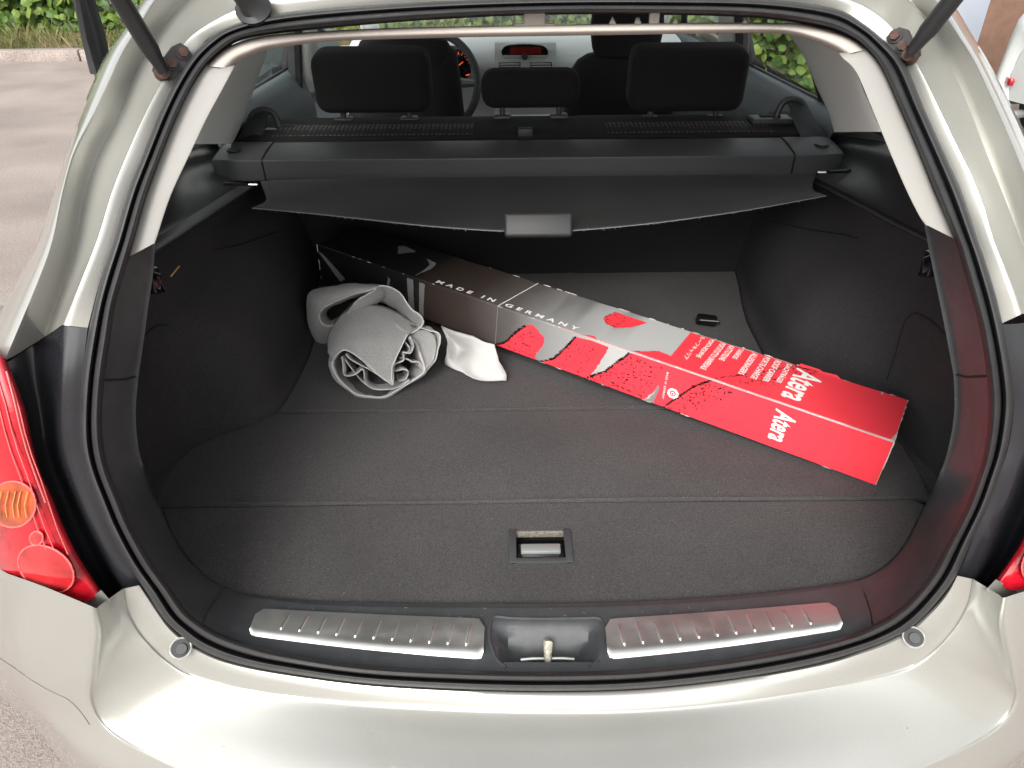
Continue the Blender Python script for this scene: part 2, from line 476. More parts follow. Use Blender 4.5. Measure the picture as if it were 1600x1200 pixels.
hedge('hedge', -3.2, 2.6, lambda x: kline(x) + .75, 1.0, 1.6, 6500, 'leafy green hedge seen through the car windscreen', (.08, .14))
hedge('hedge', 1.2, 2.65, lambda x: 5.5 + (x - 2) * .1, .9, 1.6, 4800, 'ivy-green hedge seen through the right side windows', (.06, .10))
# grass on the verge
V, Fc = [], []
for i in range(15000):
    x = rnd.uniform(-11, 3); y = kline(x) + .17 + abs(rnd.gauss(0, .55)); z = .09 + (y - kline(x) - .16) * .05
    if rnd.random() < .35 + .3 * math.sin(x * 2.1): continue
    h = rnd.uniform(.05, .2); a = rnd.uniform(0, 6.28); dx, dy = math.cos(a), math.sin(a); w = rnd.uniform(.003, .007)
    l = rnd.uniform(.2, .8) * h; k = len(V); b2 = rnd.uniform(0, 6.28)
    V += [Vector((x - dx * w, y - dy * w, z)), Vector((x + dx * w, y + dy * w, z)), Vector((x + math.cos(b2) * l * .4 + dx * w * .6, y + math.sin(b2) * l * .4 + dy * w * .6, z + h * .6)), Vector((x + math.cos(b2) * l, y + math.sin(b2) * l, z + h))]
    Fc += [(k, k + 1, k + 2), (k, k + 2, k + 3)]
obj('grass', V, Fc, 'grass_blades', smooth=False, kind='stuff', label='short green and straw-dry grass on the verge beside the kerb', cat='grass')
# little white blossoms in the hedge foot
# shed at the right
sh = empty('shed', (7, 7.2, 0), 'brown shed with a pale blue panel behind the white car', 'shed')
box('wall', (6.7, 7.15, 1.3), (5.3, .3, 2.7), 'brown_wall', sh, bev=.01)
box('end_panel', (3.80, 6.99, 1.55), (.50, .12, 2.2), 'pale_wall', sh, bev=.01, label='pale blue end panel')
box('roof', (6.6, 7.9, 2.72), (6.4, 2.2, .12), 'black_plastic', sh, bev=.01)
box('base', (6.72, 6.97, .06), (5.25, .06, .12), 'soil', sh, bev=.01)
# white car, rear towards us
wc = empty('parked_car', (3.29, 5.44, 0), 'white parked car with a red bumper reflector in front of the brown shed', 'car')
WX, WY = 3.29, 5.44
wc.rotation_euler.z = R(-74)
def wsec(y, hw, zb, zs, zt, tw):
    # half outline mirrored: sill, flank bulge, shoulder, top
    P = [(-hw * .93, zb), (-hw, zb + .12), (-hw * 1.0, (zb + zs) / 2), (-hw * .97, zs - .06), (-hw * .90, zs), (-tw, zt - .05), (-tw * .86, zt), (0, zt + .02)]
    P += [(-x, z) for x, z in P[-2::-1]]
    cx = WX + .86
    return [Vector((cx + x, y, z)) for x, z in P]
loft('body', [wsec(WY + .05, .70, .34, .72, .76, .62), wsec(WY + .01, .76, .32, .80, .84, .66), wsec(WY + .12, .84, .28, .92, .97, .74), wsec(WY + .5, .87, .26, .96, 1.12, .70),
     wsec(WY + 1.0, .87, .24, .97, 1.42, .60), wsec(WY + 2.2, .87, .24, .96, 1.46, .58), wsec(WY + 3.0, .86, .24, .94, 1.2, .62), wsec(WY + 3.3, .86, .24, .93, .98, .70), wsec(WY + 4.1, .82, .28, .80, .82, .66)], 'white_paint', wc, su=2, sv=3, angle=60)
obj('rear_panel', wsec(WY + .05, .70, .34, .72, .76, .62), [tuple(range(15))], 'white_paint', wc, smooth=False)
box('number_plate_recess', (WX + .86, WY + .01, .62), (.6, .03, .16), 'grey_plastic', wc, bev=.01)
box('reflector', (WX + .17, WY + .035, .46), (.13, .03, .045), 'red_lens', wc, bev=.008, rot=Matrix.Rotation(R(-28), 3, 'Z'))
for sx in (-1, 1):
    box('tail_light', (WX + .86 + sx * .74, WY + .16, .88), (.16, .12, .20), 'red_lens', wc, bev=.03, rot=Matrix.Rotation(R(-25 * -sx), 3, 'Z'))
    for yy in (WY + .75, WY + 3.3):
        bm = bmesh.new(); cyl_bm(bm, (WX + .86 + sx * .80, yy, .31), (1, 0, 0), .31, .2, 24)
        w_ = bobj('wheel', bm, 'tyre', wc)
        bm = bmesh.new(); cyl_bm(bm, (WX + .86 + sx * .905, yy, .31), (1, 0, 0), .2, .02, 20); bobj('rim', bm, 'silver_trim', w_)
obj('rear_window', [(WX + .86 - .56, WY + .53, 1.13), (WX + .86 + .56, WY + .53, 1.13), (WX + .86 + .5, WY + .93, 1.40), (WX + .86 - .5, WY + .93, 1.40)], [(0, 1, 2, 3)], 'gloss_black', wc)
box('exhaust', (WX + .3, WY + .06, .27), (.07, .12, .05), 'silver_trim', wc, bev=.02)
# ------------------------------------------------------------------ the estate car: rear body
car = empty('estate_car', (0, 2.6, 0), 'champagne silver estate car with its tailgate open onto the load bay', 'car')
RING = [((850, -3), (850, 20)), ((662, 3), (665, 28)), ((500, 14), (506, 41)), ((406, 27), (425, 50)), ((353, 44), (375, 60)), ((325, 62), (347, 77)), ((300, 87), (320, 103)), ((275, 125), (295, 143)),
 ((250, 175), (272, 192)), ((225, 237), (249, 250)), ((200, 300), (228, 308)), ((178, 375), (208, 378)), ((160, 428), (193, 430)), ((147, 478), (180, 476)), ((137, 525), (172, 530)), ((128, 587), (163, 592)),
 ((124, 650), (159, 650)), ((125, 697), (162, 697)), ((134, 737), (171, 737)), ((152, 785), (188, 780)), ((170, 828), (207, 825)), ((198, 881), (238, 880)), ((230, 927), (267, 920)), ((255, 966), (292, 955)),
 ((280, 991), (318, 975)), ((308, 1012), (345, 990)), ((354, 1032), (390, 1006)), ((425, 1048), (450, 1021)), ((560, 1067), (565, 1039)), ((700, 1076), (705, 1047)), ((850, 1080), (850, 1050)), ((1000, 1076), (995, 1046)),
 ((1150, 1060), (1140, 1030)), ((1270, 1038), (1255, 1010)), ((1350, 1015), (1325, 993)), ((1392, 999), (1362, 978)), ((1425, 980), (1390, 962)), ((1458, 948), (1420, 938)), ((1493, 902), (1452, 900)),
 ((1518, 846), (1480, 850)), ((1543, 793), (1508, 795)), ((1560, 745), (1526, 748)), ((1575, 697), (1538, 705)), ((1584, 634), (1545, 645)), ((1581, 587), (1542, 585)), ((1569, 519), (1532, 519)), ((1556, 462), (1517, 460)),
 ((1537, 400), (1500, 400)), ((1528, 375), (1491, 373)), ((1503, 300), (1460, 300)), ((1472, 231), (1434, 235)), ((1444, 169), (1406, 170)), ((1416, 103), (1378, 108)), ((1387, 69), (1355, 77)), ((1350, 37), (1330, 57)),
 ((1300, 12), (1285, 40)), ((1190, -1), (1190, 25)), ((1040, -4), (1040, 20))]
def mixp(a, b, f): return (a[0] + (b[0] - a[0]) * f, a[1] + (b[1] - a[1]) * f)
def ringrail(f, dd): return [onO(*mixp(a, b, f), dd) for a, b in RING]
# two-lobed rubber weatherstrip
prof = [(0.0, .006), (.03, -.006), (.14, -.013), (.30, -.013), (.40, -.006), (.44, .004)]
prof2 = [(.44, .004), (.47, .006), (.52, -.002), (.60, -.016), (.76, -.020), (.92, -.012), (.99, .004), (1.04, .03), (1.14, .055)]
loft('door_seal', [ringrail(f, dd) for f, dd in prof], 'rubber', car, su=4, sv=2, closed=True, angle=70, label='black rubber tailgate seal')
seal = loft('seal_bulb', [ringrail(f, dd) for f, dd in prof2], 'rubber', car, su=4, sv=2, closed=True, angle=70)
# painted frame round the opening (left foot, over the top, right foot)
FR = [  # seal edge, ridge, gutter, outer edge, body side
 ((137, 512), (97, 508), (72, 525), (12, 562), (-30, 545)), ((156, 440), (123, 445), (101, 440), (62, 440), (28, 438)), ((178, 375), (152, 372), (119, 375), (84, 375), (58, 378)), ((200, 300), (174, 300), (134, 300), (99, 300), (85, 300)),
 ((225, 237), (199, 237), (156, 237), (117, 237), (104, 237)), ((250, 175), (226, 177), (188, 178), (148, 178), (127, 173)), ((275, 125), (252, 127), (206, 125), (173, 125), (147, 125)), ((300, 87), (273, 87), (228, 85), (192, 84), (167, 84)),
 ((333, 55), (305, 50), (256, 40), (216, 45), (193, 46)), ((406, 27), (385, 8), (330, -30), (262, -20), (242, -20)), ((500, 14), (490, -5), (450, -60), (380, -110), (365, -125)), ((662, 3), (660, -14), (650, -85), (640, -165), (640, -185)),
 ((850, -3), (850, -20), (850, -93), (850, -180), (850, -200)), ((1040, -4), (1040, -20), (1050, -88), (1060, -170), (1060, -190)), ((1190, -1), (1200, -14), (1240, -65), (1310, -120), (1325, -138)),
 ((1300, 12), (1312, -5), (1370, -36), (1428, -40), (1446, -45)), ((1350, 37), (1372, 20), (1430, 10), (1468, 14), (1493, 12)), ((1387, 69), (1412, 62), (1462, 45), (1491, 48), (1514, 46)),
 ((1416, 103), (1437, 105), (1480, 90), (1520, 94), (1543, 94)), ((1444, 169), (1468, 167), (1510, 160), (1551, 160), (1578, 160)), ((1472, 231), (1500, 234), (1537, 230), (1582, 232), (1612, 232)), ((1503, 300), (1532, 300), (1565, 300), (1609, 300), (1640, 300)),
 ((1528, 375), (1553, 372), (1592, 370), (1636, 375), (1668, 375)), ((1548, 440), (1581, 440), (1615, 440), (1662, 440), (1696, 438)), ((1566, 505), (1598, 490), (1625, 505), (1690, 552), (1725, 540))]
rails = []
rails.append([onO(*s[0], .012) for s in FR])
rails.append([onO(*mixp(s[0], s[1], .85), -.002) for s in FR])
rails.append([onO(*s[1], .001) for s in FR])
rails.append([onO(*mixp(s[1], s[2], .35), .014) for s in FR])
rails.append([onO(*mixp(s[1], s[2], .9), .024) for s in FR])
rails.append([onO(*mixp(s[2], s[3], .12), .023) for s in FR])
rails.append([onO(*mixp(s[2], s[3], .92), -.020) for s in FR])
rails.append([onO(*mixp(s[3], s[4], .15), -.027) for s in FR])
rails.append([onO(*mixp(s[3], s[4], .55), -.014) for s in FR])
S4 = [onO(*s[4], .035) for s in FR]
rails.append(S4)
g = loftgrid(rails, 5, 3)
# extend forwards: quarter panels and roof
def quarter(p):
    x = max(-.86, min(.86, p.x))
    return x
for c in g:
    p = c[-1]
    zt = p.z
    top_ = max(0.0, min(1.0, (zt - 1.36) / .05))
    q1 = Vector((p.x, p.y + .01, zt)).lerp(Vector((p.x * 1.06, p.y + .25, zt + .02)), top_)
    c.append(p.lerp(q1, .3)); c.append(q1)
gridobj('body_frame', g, 'paint', car, angle=55, label='champagne silver painted frame round the tailgate opening')
# roof
rp = S4[9:16]
loft('roof', [[Vector((p.x * 1.06, p.y + .25, p.z + .019)) for p in rp], [Vector((p.x * 1.10, 1.9, p.z + .05)) for p in rp], [Vector((p.x * 1.08, 2.6, p.z + .045)) for p in rp], [Vector((p.x * 1.0, 3.05, p.z - .01)) for p in rp]], 'paint', car, su=3, sv=3, thick=.02)
loft('headliner', [[Vector((x, y, z - .03 - abs(x) ** 3 * .12)) for x in (-.62, -.4, 0, .4, .62)] for y, z in ((1.12, 1.475), (1.9, 1.50), (2.6, 1.49), (3.05, 1.43))], 'pale_trim', car, su=2, sv=2)
# black corner panels and lamps
def side(S0, Mr, Lr, top, bot, mir):
    rs = [[onO(*p, .012) for p in S0], [onO(*mixp(a, b, .5), .006) for a, b in zip(S0, Mr)], [onO(*p, .004) for p in Mr], [onO(*mixp(a, b, .25), .022) for a, b in zip(Mr, Lr)],
          [onO(*mixp(a, b, .6), .02) for a, b in zip(Mr, Lr)], [onO(*p, -.012) for p in Lr]]
    loft('corner_panel', rs, 'satin_black', car, su=4, sv=4, angle=60, label='satin black panel between tail light and seal')
    # lamp
    tl = empty('tail_light', (0, 0, 0)); tl.parent = car; tl.matrix_parent_inverse = INV[car.name]; INV.pop(tl.name, None)
    n = len(Lr); rr = []
    dd = [-.026, -.040, -.046, -.040, -.01, .08]
    for i in range(len(top)):
        r = []
        for j in range(n):
            t = j / (n - 1)
            u = Lr[j][0] + (top[i][0] - top[0][0]) * (1 - t) + (bot[i][0] - bot[0][0]) * t
            v = Lr[j][1] + (top[i][1] - top[0][1]) * (1 - t) + (bot[i][1] - bot[0][1]) * t
            r.append(onO(u, v, dd[i]))
        rr.append(r)
    edge = [onO(*p, .0) for p in Lr]
    loft('lens', [edge] + rr, 'red_lens', tl, su=4, sv=4, angle=50, label='red tail light lens')
    LAMP.append(rr[-1])
    return tl
LAMP = []
Lrail = [(12, 566), (23, 594), (39, 640), (50, 690), (62, 735), (80, 775), (98, 821), (122, 870), (157, 925)]
S0l = [(137, 512), (128, 587), (124, 650), (125, 697), (134, 737), (152, 785), (170, 828), (198, 881), (221, 916)]
Ml = [(97, 510), (92, 587), (89, 650), (91, 697), (101, 737), (121, 785), (142, 828), (170, 881), (196, 924)]
TOP = [(12, 566), (2, 557), (-16, 547), (-38, 538), (-62, 532), (-84, 532)]
BOT = [(157, 925), (135, 940), (89, 931), (35, 920), (-12, 897), (-42, 880)]
tl = side(S0l, Ml, Lrail, TOP, BOT, 1)
CXR = 1706    # mirror u -> CXR-u
def mir(L): return [(CXR - u, v) for u, v in L]
Lr_ = [(1690, 560), (1684, 592), (1672, 636), (1662, 685), (1650, 730), (1634, 770), (1614, 812), (1590, 860), (1556, 909)]
S0r = [(1566, 507), (1581, 587), (1584, 640), (1576, 697), (1563, 737), (1546, 785), (1526, 828), (1506, 878), (1492, 903)]
Mr_ = [(1610, 505), (1619, 587), (1620, 640), (1612, 697), (1598, 737), (1580, 785), (1560, 828), (1540, 875), (1520, 910)]
TOPr = mir(TOP); BOTr = [(1556, 909), (1582, 922), (1625, 914), (1680, 903), (1728, 880), (1758, 864)]
tr = side(S0r, Mr_, Lr_, TOPr, BOTr, -1)
# reflectors moulded in the left lens
def disc(name, cu, cv, ru, rv, ang, dd, mat_, parent, rim=None, dome=.004):
    V, Fc = [], []
    ca, sa = math.cos(R(ang)), math.sin(R(ang)); K = 28
    V.append(onO(cu, cv, dd - dome))
    for k, f in enumerate((.5, .85, 1.0)):
        for i in range(K):
            a = 2 * math.pi * i / K; x, y = ru * f * math.cos(a), rv * f * math.sin(a)
            V.append(onO(cu + x * ca - y * sa, cv + x * sa + y * ca, dd - dome * (1 - f * f)))
    for i in range(K):
        j = (i + 1) % K
        Fc.append((0, 1 + i, 1 + j))
        for k in range(2): Fc.append((1 + k * K + i, 1 + (k + 1) * K + i, 1 + (k + 1) * K + j, 1 + k * K + j))
    o = obj(name, V, Fc, mat_, parent)
    if rim:
        pts = [V[1 + 2 * K + i] for i in range(K)]
        tube('rim', pts, .0011, rim, o, seg=6, closed=True)
    return o
disc('indicator', 20, 788, 36, 36, 0, -.047, 'amber_lens', tl, 'lens_line', .003)
disc('small_reflector', 57, 841, 10, 11, 20, -.047, 'red_lens_light', tl, 'lens_line', .002)
disc('reflector', 72, 889, 47, 33, 32, -.0465, 'red_lens_light', tl, 'lens_line', .004)
for k in range(5):      # moulded ribs
    u = -6 + k * 10 + (k * 7) % 3
    tube('lens_rib', [onO(u + 8, 768, -.0505), onO(u + 3, 790, -.052), onO(u + 6, 808, -.0505)], .0006, 'filament', tl, seg=5)
for k_, (du_, dd_) in enumerate(((-14, -.0465), (-24, -.047), (8, -.043))):
    tube('lens_edge', [onO(u + du_, v + 4 * k_, dd_) for u, v in [(10, 590), (22, 630), (31, 668), (42, 705), (56, 742), (68, 778), (82, 820), (98, 858)]], .0007, 'lens_line', tl, seg=6)
disc('indicator', 1690, 788, 36, 36, 0, -.047, 'amber_lens', tr, 'lens_line', .003)
disc('small_reflector', 1655, 836, 10, 11, -20, -.047, 'red_lens_light', tr, 'lens_line', .002)
disc('reflector', 1640, 876, 47, 33, -32, -.0465, 'red_lens_light', tr, 'lens_line', .004)
tube('lens_edge', [onO(u, v, -.046) for u, v in [(10, 580), (22, 625), (31, 665), (42, 705), (56, 745), (71, 785)]], .0010, 'lens_line', tl, seg=6)

# ------------------------------------------------------------------ bumper
BU = [((220, 914), (192, 920), (150, 950), (70, 917), (-45, 876)), ((232, 930), (199, 955), (156, 985), (58, 985), (-52, 950)), ((247, 952), (214, 985), (154, 1012), (62, 1035), (-46, 1006)), ((264, 976), (234, 1010), (149, 1050), (72, 1075), (-28, 1046)),
 ((284, 995), (258, 1033), (146, 1095), (92, 1112), (-4, 1080)), ((312, 1014), (292, 1055), (168, 1134), (115, 1150), (50, 1130)), ((354, 1032), (345, 1070), (222, 1170), (170, 1192), (100, 1190)), ((425, 1048), (425, 1084), (340, 1222), (300, 1257), (230, 1300)),
 ((560, 1067), (560, 1100), (520, 1264), (500, 1312), (480, 1410)), ((700, 1076), (700, 1109), (690, 1287), (685, 1342), (680, 1460)), ((850, 1080), (850, 1113), (850, 1292), (850, 1347), (850, 1465)),
 ((1000, 1076), (1000, 1111), (1015, 1286), (1020, 1340), (1030, 1455)), ((1150, 1060), (1150, 1098), (1190, 1262), (1205, 1310), (1225, 1405)), ((1282, 1036), (1282, 1078), (1385, 1217), (1420, 1257), (1480, 1300)),
 ((1350, 1015), (1362, 1062), (1503, 1167), (1555, 1192), (1620, 1190)), ((1392, 999), (1420, 1046), (1560, 1130), (1612, 1147), (1680, 1130)), ((1425, 980), (1452, 1026), (1583, 1090), (1636, 1108), (1730, 1080)), ((1450, 957), (1478, 1000), (1577, 1045), (1650, 1072), (1750, 1048)),
 ((1468, 938), (1500, 970), (1568, 1006), (1656, 1032), (1764, 1008)), ((1482, 919), (1514, 940), (1563, 972), (1662, 980), (1770, 948)), ((1493, 899), (1521, 905), (1568, 934), (1662, 905), (1762, 862))]
def bsm(t): t = max(0.0, min(1.0, t)); return t * t * (3 - 2 * t)
# each rail: (image position between traced lines, height in the middle, depth in the corners)
spec = [(0, 0, 0.0, None, .014), (0, 1, .10, None, -.001), (0, 1, .88, .640, -.010), (0, 1, 1.0, .6345, -.014), (1, 2, .10, .6315, -.018), (1, 2, .32, .629, -.026), (1, 2, .62, .626, -.038), (1, 2, .88, .618, -.050), (2, 2, 0, .611, -.057),
        (2, 3, .2, .600, -.062), (2, 3, 1.0, .570, -.058), (3, 4, .5, .52, -.040), (3, 4, 1.0, .44, .045)]
rb = []
for a_, b_, f_, zc, dc in spec:
    r = []
    for i, s in enumerate(BU):
        e = min(i, len(BU) - 1 - i); w = bsm((9.0 - e) / 6.0)
        q = mixp(s[a_], s[b_], f_); pc = onO(*q, dc)
        if zc is not None: pc = atZ(*q, zc).lerp(pc, w)
        r.append(pc)
    rb.append(r)
low = [Vector((p.x * 1.0, p.y + .02, min(p.z - .05, .36))) for p in rb[12]]
low2 = [Vector((p.x * .98, p.y + .1, .24)) for p in rb[12]]
bumper = gridobj('rear_bumper', loftgrid(rb + [low, low2], 5, 4), 'paint', car, angle=60, label='champagne silver rear bumper')
# seam where bumper meets the flank, small notch piece under the lamp
bbv = BVHTree.FromPolygons([w.co.copy() for w in bumper.data.vertices], [tuple(p.vertices) for p in bumper.data.polygons])
def onbump(u, v):
    d_ = ray(u, v).normalized(); h_ = bbv.ray_cast(CAM, d_)
    return None if h_[0] is None else h_[0] - d_ * .0004
sp_ = [onbump(u, v) for u, v in [(-20, 1016), (10, 1035), (30, 1049), (50, 1063), (70, 1075), (90, 1085), (108, 1094), (126, 1112), (140, 1132)]]
tube('bumper_seam', dense([p for p in sp_ if p is not None], 3), .0006, 'seam', car, seg=6)
for pts in ([(158, 922), (173, 939), (148, 968), (126, 945)], [(1556, 905), (1540, 922), (1570, 950), (1590, 925)]):
    obj('lamp_corner_piece', [onO(*p, -.034) for p in pts] + [onO(*p, .03) for p in pts], [(0, 1, 2, 3), (0, 1, 5, 4), (1, 2, 6, 5), (2, 3, 7, 6), (3, 0, 4, 7)], 'paint', car)
# rubber buffers sunk in round wells
for (u, v) in ((283, 1013), (1427, 996)):
    c = onO(u, v, -.008); nrm = (CAM - c).normalized(); nrm = (nrm + Vector((0, -.4, .9))).normalized()
    a = nrm.cross(Vector((1, 0, 0))).normalized(); b_ = nrm.cross(a)
    ring = [c + nrm * .002 + (a * math.cos(t) + b_ * math.sin(t)) * .0125 for t in [2 * math.pi * k / 24 for k in range(24)]]
    o = tube('buffer_well', ring, .0013, 'paint', car, seg=8, closed=True)
    bm = bmesh.new(); cyl_bm(bm, c + nrm * .0005, nrm, .0118, .004, 24); bobj('well_floor', bm, 'dash_dark', o)
    bm = bmesh.new(); cyl_bm(bm, c + nrm * .004 + Vector((0.001, 0, -.003)), nrm, .008, .008, 18, r2=.0065); bobj('rubber_buffer', bm, 'grey_plastic', o)
bm = bmesh.new(); rn = random.Random(77)
for u, v, z in [(1418, 1138, .62), (350, 1167, .62)]:
    c = onO(u, v, -.012)
    me_ = bumper.data
    d_ = ray(u, v).normalized(); h_ = bbv.ray_cast(CAM, d_)
    if h_[0] is None: continue
    r_ = rn.uniform(.0006, .0014)
    tube_bm(bm, [h_[0] + Vector((-r_, 0, .0002)), h_[0] + Vector((0, 0, .0006)), h_[0] + Vector((r_ * rn.uniform(.3, 1), r_ * .4, .0002))], [r_ * .3, r_ * .5, r_ * .2], seg=5)
bobj('dirt_specks', bm, 'seam', car, kind='stuff')
# ------------------------------------------------------------------ load bay
ZF = .650
# carpet edge / trim inner edge, left shoulder -> across the sill -> right shoulder (image trace, floor part at ZF)
RI = [((202, 402), (240, 382), 's'), ((193, 430), (236, 430), 's'), ((180, 476), (229, 478), 's'), ((172, 530), (222, 530), 's'), ((163, 592), (213, 590), 's'), ((159, 650), (209, 645), 's'), ((162, 697), (213, 697), 's'), ((171, 737), (225, 740), 's'),
      ((188, 780), (247, 790), 'm'), ((207, 825), (268, 833), 'f'), ((238, 880), (291, 872), 'f'), ((267, 920), (316, 897), 'f'), ((292, 955), (334, 911), 'f'), ((318, 975), (354, 921), 'f'), ((345, 990), (382, 930), 'f'), ((390, 1006), (430, 936), 'f'),
      ((450, 1021), (490, 942), 'f'), ((565, 1039), (590, 945), 'f'), ((705, 1047), (715, 946), 'f'), ((850, 1050), (850, 946), 'f'), ((995, 1046), (985, 943), 'f'), ((1140, 1030), (1115, 936), 'f'), ((1255, 1010), (1225, 926), 'f'), ((1325, 993), (1300, 916), 'f'),
      ((1362, 978), (1341, 908), 'f'), ((1390, 962), (1364, 898), 'f'), ((1420, 938), (1390, 880), 'f'), ((1452, 900), (1412, 855), 'f'), ((1480, 850), (1430, 822), 'f'), ((1508, 795), (1449, 788), 'm'), ((1526, 748), (1468, 748), 's'), ((1538, 705), (1484, 703), 's'),
      ((1545, 645), (1494, 645), 's'), ((1542, 585), (1493, 587), 's'), ((1532, 519), (1481, 522), 's'), ((1517, 460), (1469, 462), 's'), ((1500, 400), (1456, 400), 's'), ((1491, 374), (1447, 352), 's')]
def ri3(u, v, k):
    if k == 'f': return atZ(u, v, ZF + .006)
    p = onO(u, v, .10)
    if k == 'm': return (p + atZ(u, v, ZF + .02)) / 2
    return p
RIN = [ri3(*b_, k) for a, b_, k in RI]
SIN = [onO(*a, .012) for a, b_, k in RI]
def trimsection(i0, i1, name):
    A = SIN[i0:i1 + 1]; B = RIN[i0:i1 + 1]
    m1, m2, m3 = [], [], []
    for p, q in zip(A, B):
        side_ = abs(p.x) / .55
        m1.append(p.lerp(q, .12) + Vector((0, -.004, .004)))
        m2.append(p.lerp(q, .55) + Vector((0, -.012 * side_ * side_, .004)))
        m3.append(p.lerp(q, .92) + Vector((0, 0, .004)))
    edge = [q + Vector((q.x * -.0, .004, -.012)) if k == 'f' else q + Vector((q.x * .10, .02, -.004)) for q, (_, _, k) in zip(B, RI[i0:i1 + 1])]
    return loft(name, [A, m1, m2, m3, B, edge], 'sill_plastic', car, su=6, sv=4, angle=60)
# narrow gaps between the trim sections: each section is pulled in a hair at its ends
def cut(i, f, base_):      # blended station between i and i+1
    return base_[i].lerp(base_[i + 1], f)
trimsection(0, 4, 'pillar_trim_upper')
trimsection(4, 13, 'pillar_trim_lower')
trimsection(24, 33, 'pillar_trim_lower')
trimsection(33, 37, 'pillar_trim_upper')
# seam lines of the trims
for i in (4, 13, 24, 33):
    p, q = SIN[i], RIN[i]
    up = Vector((0, -.012 * (abs(p.x) / .55) ** 2, .004))
    tube('trim_gap', [p.lerp(q, .06) + up * .9, p.lerp(q, .3) + up, p.lerp(q, .55) + up * 1.02, p.lerp(q, .8) + up, q + Vector((0, 0, .002))], .0016, 'rubber_groove', car, seg=6)
# sill trim with the latch bowl
def sillgrid():
    A = dense(SIN[13:25], 10); B = dense(RIN[13:25], 10)
    g_ = []
    for p, q in zip(A, B):
        c = []
        for k in range(29):
            f = k / 28
            w = p.lerp(q, f) + Vector((0, 0, .006 * math.sin(min(1, f * 4) * math.pi / 2)))
            if f > .96: w.z -= .003
            c.append(w)
        c.append(q + Vector((0, .004, -.014)))
        g_.append(c)
    return g_
sg = sillgrid()
xl, xr = atZ(766, 1000, .668).x, atZ(944, 1000, .668).x
cx0 = (xl + xr) / 2; hw = (xr - xl) / 2
ya, yb = atZ(853, 1043, .668).y, atZ(853, 967, .668).y
def sm(t): t = max(0, min(1, t)); return t * t * (3 - 2 * t)
for c in sg:
    for p in c:
        fy = (p.y - ya) / (yb - ya)
        w_ = hw * (1 - .10 * (1 - fy))
        ax = (w_ - abs(p.x - cx0)) / .028; ay = min((p.y - ya) / .006, (yb - p.y) / .040)
        d_ = min(ax, ay)
        if d_ > 0: p.z -= .030 * sm(d_)
gridobj('sill_trim', sg, 'sill_plastic', car, angle=35, label='dark grey plastic sill trim with a latch recess')
SV = [p for c in sg for p in c]; sm_ = len(sg[0])
sbvh = BVHTree.FromPolygons(SV, [(i * sm_ + k, (i + 1) * sm_ + k, (i + 1) * sm_ + k + 1, i * sm_ + k + 1) for i in range(len(sg) - 1) for k in range(sm_ - 1)])
def onsill(u, v, up=.0015):
    d_ = ray(u, v).normalized(); h_ = sbvh.ray_cast(CAM, d_)
    if h_[0] is None: return atZ(u, v, .672 + up)
    return h_[0] + Vector((0, -.1, 1)).normalized() * up
# raised lip round the bowl
lip = [onsill(u, v, 0) for u, v in [(766, 975), (774, 964), (800, 966), (850, 967), (910, 966), (934, 966), (942, 974), (944, 1000), (935, 1030), (920, 1042)]]
lip0 = [onsill(u, v, 0) for u, v in [(766, 975), (765, 1000), (776, 1030), (790, 1043)]]
tube('recess_lip', dense(lip0[::-1] + lip[1:], 4), .0022, 'sill_plastic', car, seg=8)
# striker
st = tube('latch_striker', [(cx0 - .035, (ya + yb) / 2 - .012, .648), (cx0 - .02, (ya + yb) / 2 - .012, .650), (cx0 + .02, (ya + yb) / 2 - .012, .650), (cx0 + .035, (ya + yb) / 2 - .012, .648)], .0028, 'steel', car, seg=8)
tube('striker_pin', [(cx0, (ya + yb) / 2 + .012, .655), (cx0 + .001, (ya + yb) / 2 - .002, .668), (cx0 + .0, (ya + yb) / 2 - .022, .652)], [.0045, .0065, .004], 'lock_grease', st, seg=10)
box('striker_slot', (cx0, (ya + yb) / 2 - .020, .642), (.018, .02, .006), 'rubber_groove', st, bev=.002)
# scuff plates
def scuff(TL, TR, BR, BL, flip):
    zt = .6745
    def pt(s, t):
        a = mixp(TL, TR, s); b_ = mixp(BL, BR, s)
        bow = 4 * s * (1 - s)
        a = (a[0], a[1] + 1.2 * bow); b_ = (b_[0], b_[1] + 4.0 * bow)
        q = mixp(a, b_, t)
        p_ = onsill(q[0], q[1], .0012)
        if t > .76: p_ = p_ + Vector((0, -.002 * (t - .76) / .24, -.011 * ((t - .76) / .24) ** 1.3))
        return p_ + Vector((0, 0, .004))
    n, k_ = 40, 16
    g_ = []
    for i in range(n + 1):
        s = i / n
        c = []
        # rounded ends
        e = min(s, 1 - s) * 370
        r_ = 0.0
        if e < 14: r_ = (14 - math.sqrt(max(0, 14 * 14 - (14 - e) ** 2))) / 65.0
        for k in range(k_ + 1):
            t = r_ + (1 - 2 * r_) * k / k_
            c.append(pt(s, t))
        c = [c[0] + Vector((0, .001, -.004))] + c + [c[-1] + Vector((0, -.0005, -.005))]
        g_.append(c)
    sp = gridobj('scuff_plate', g_, 'steel', car, angle=50, label='brushed steel scuff plate with embossed ribs')
    for k in range(11):
        s = (.135 + k * .0795) if not flip else (1 - .135 - k * .0795)
        p0, p1 = pt(s + (.012 if not flip else -.012), .14), pt(s - (.006 if not flip else -.006), .68)
        tube('rib', [p0 - Vector((0, 0, .001)), p0.lerp(p1, .06) + Vector((0, 0, .0003)), p0.lerp(p1, .5) + Vector((0, 0, .0004)), p0.lerp(p1, .94) + Vector((0, 0, .0003)), p1 - Vector((0, 0, .001))], [.0010, .0021, .0022, .0021, .0010], 'steel', sp, seg=8)
scuff((404, 954), (758, 970), (755, 1036), (387, 996), False)
scuff((944, 971), (1302, 944), (1319, 987), (950, 1036), True)

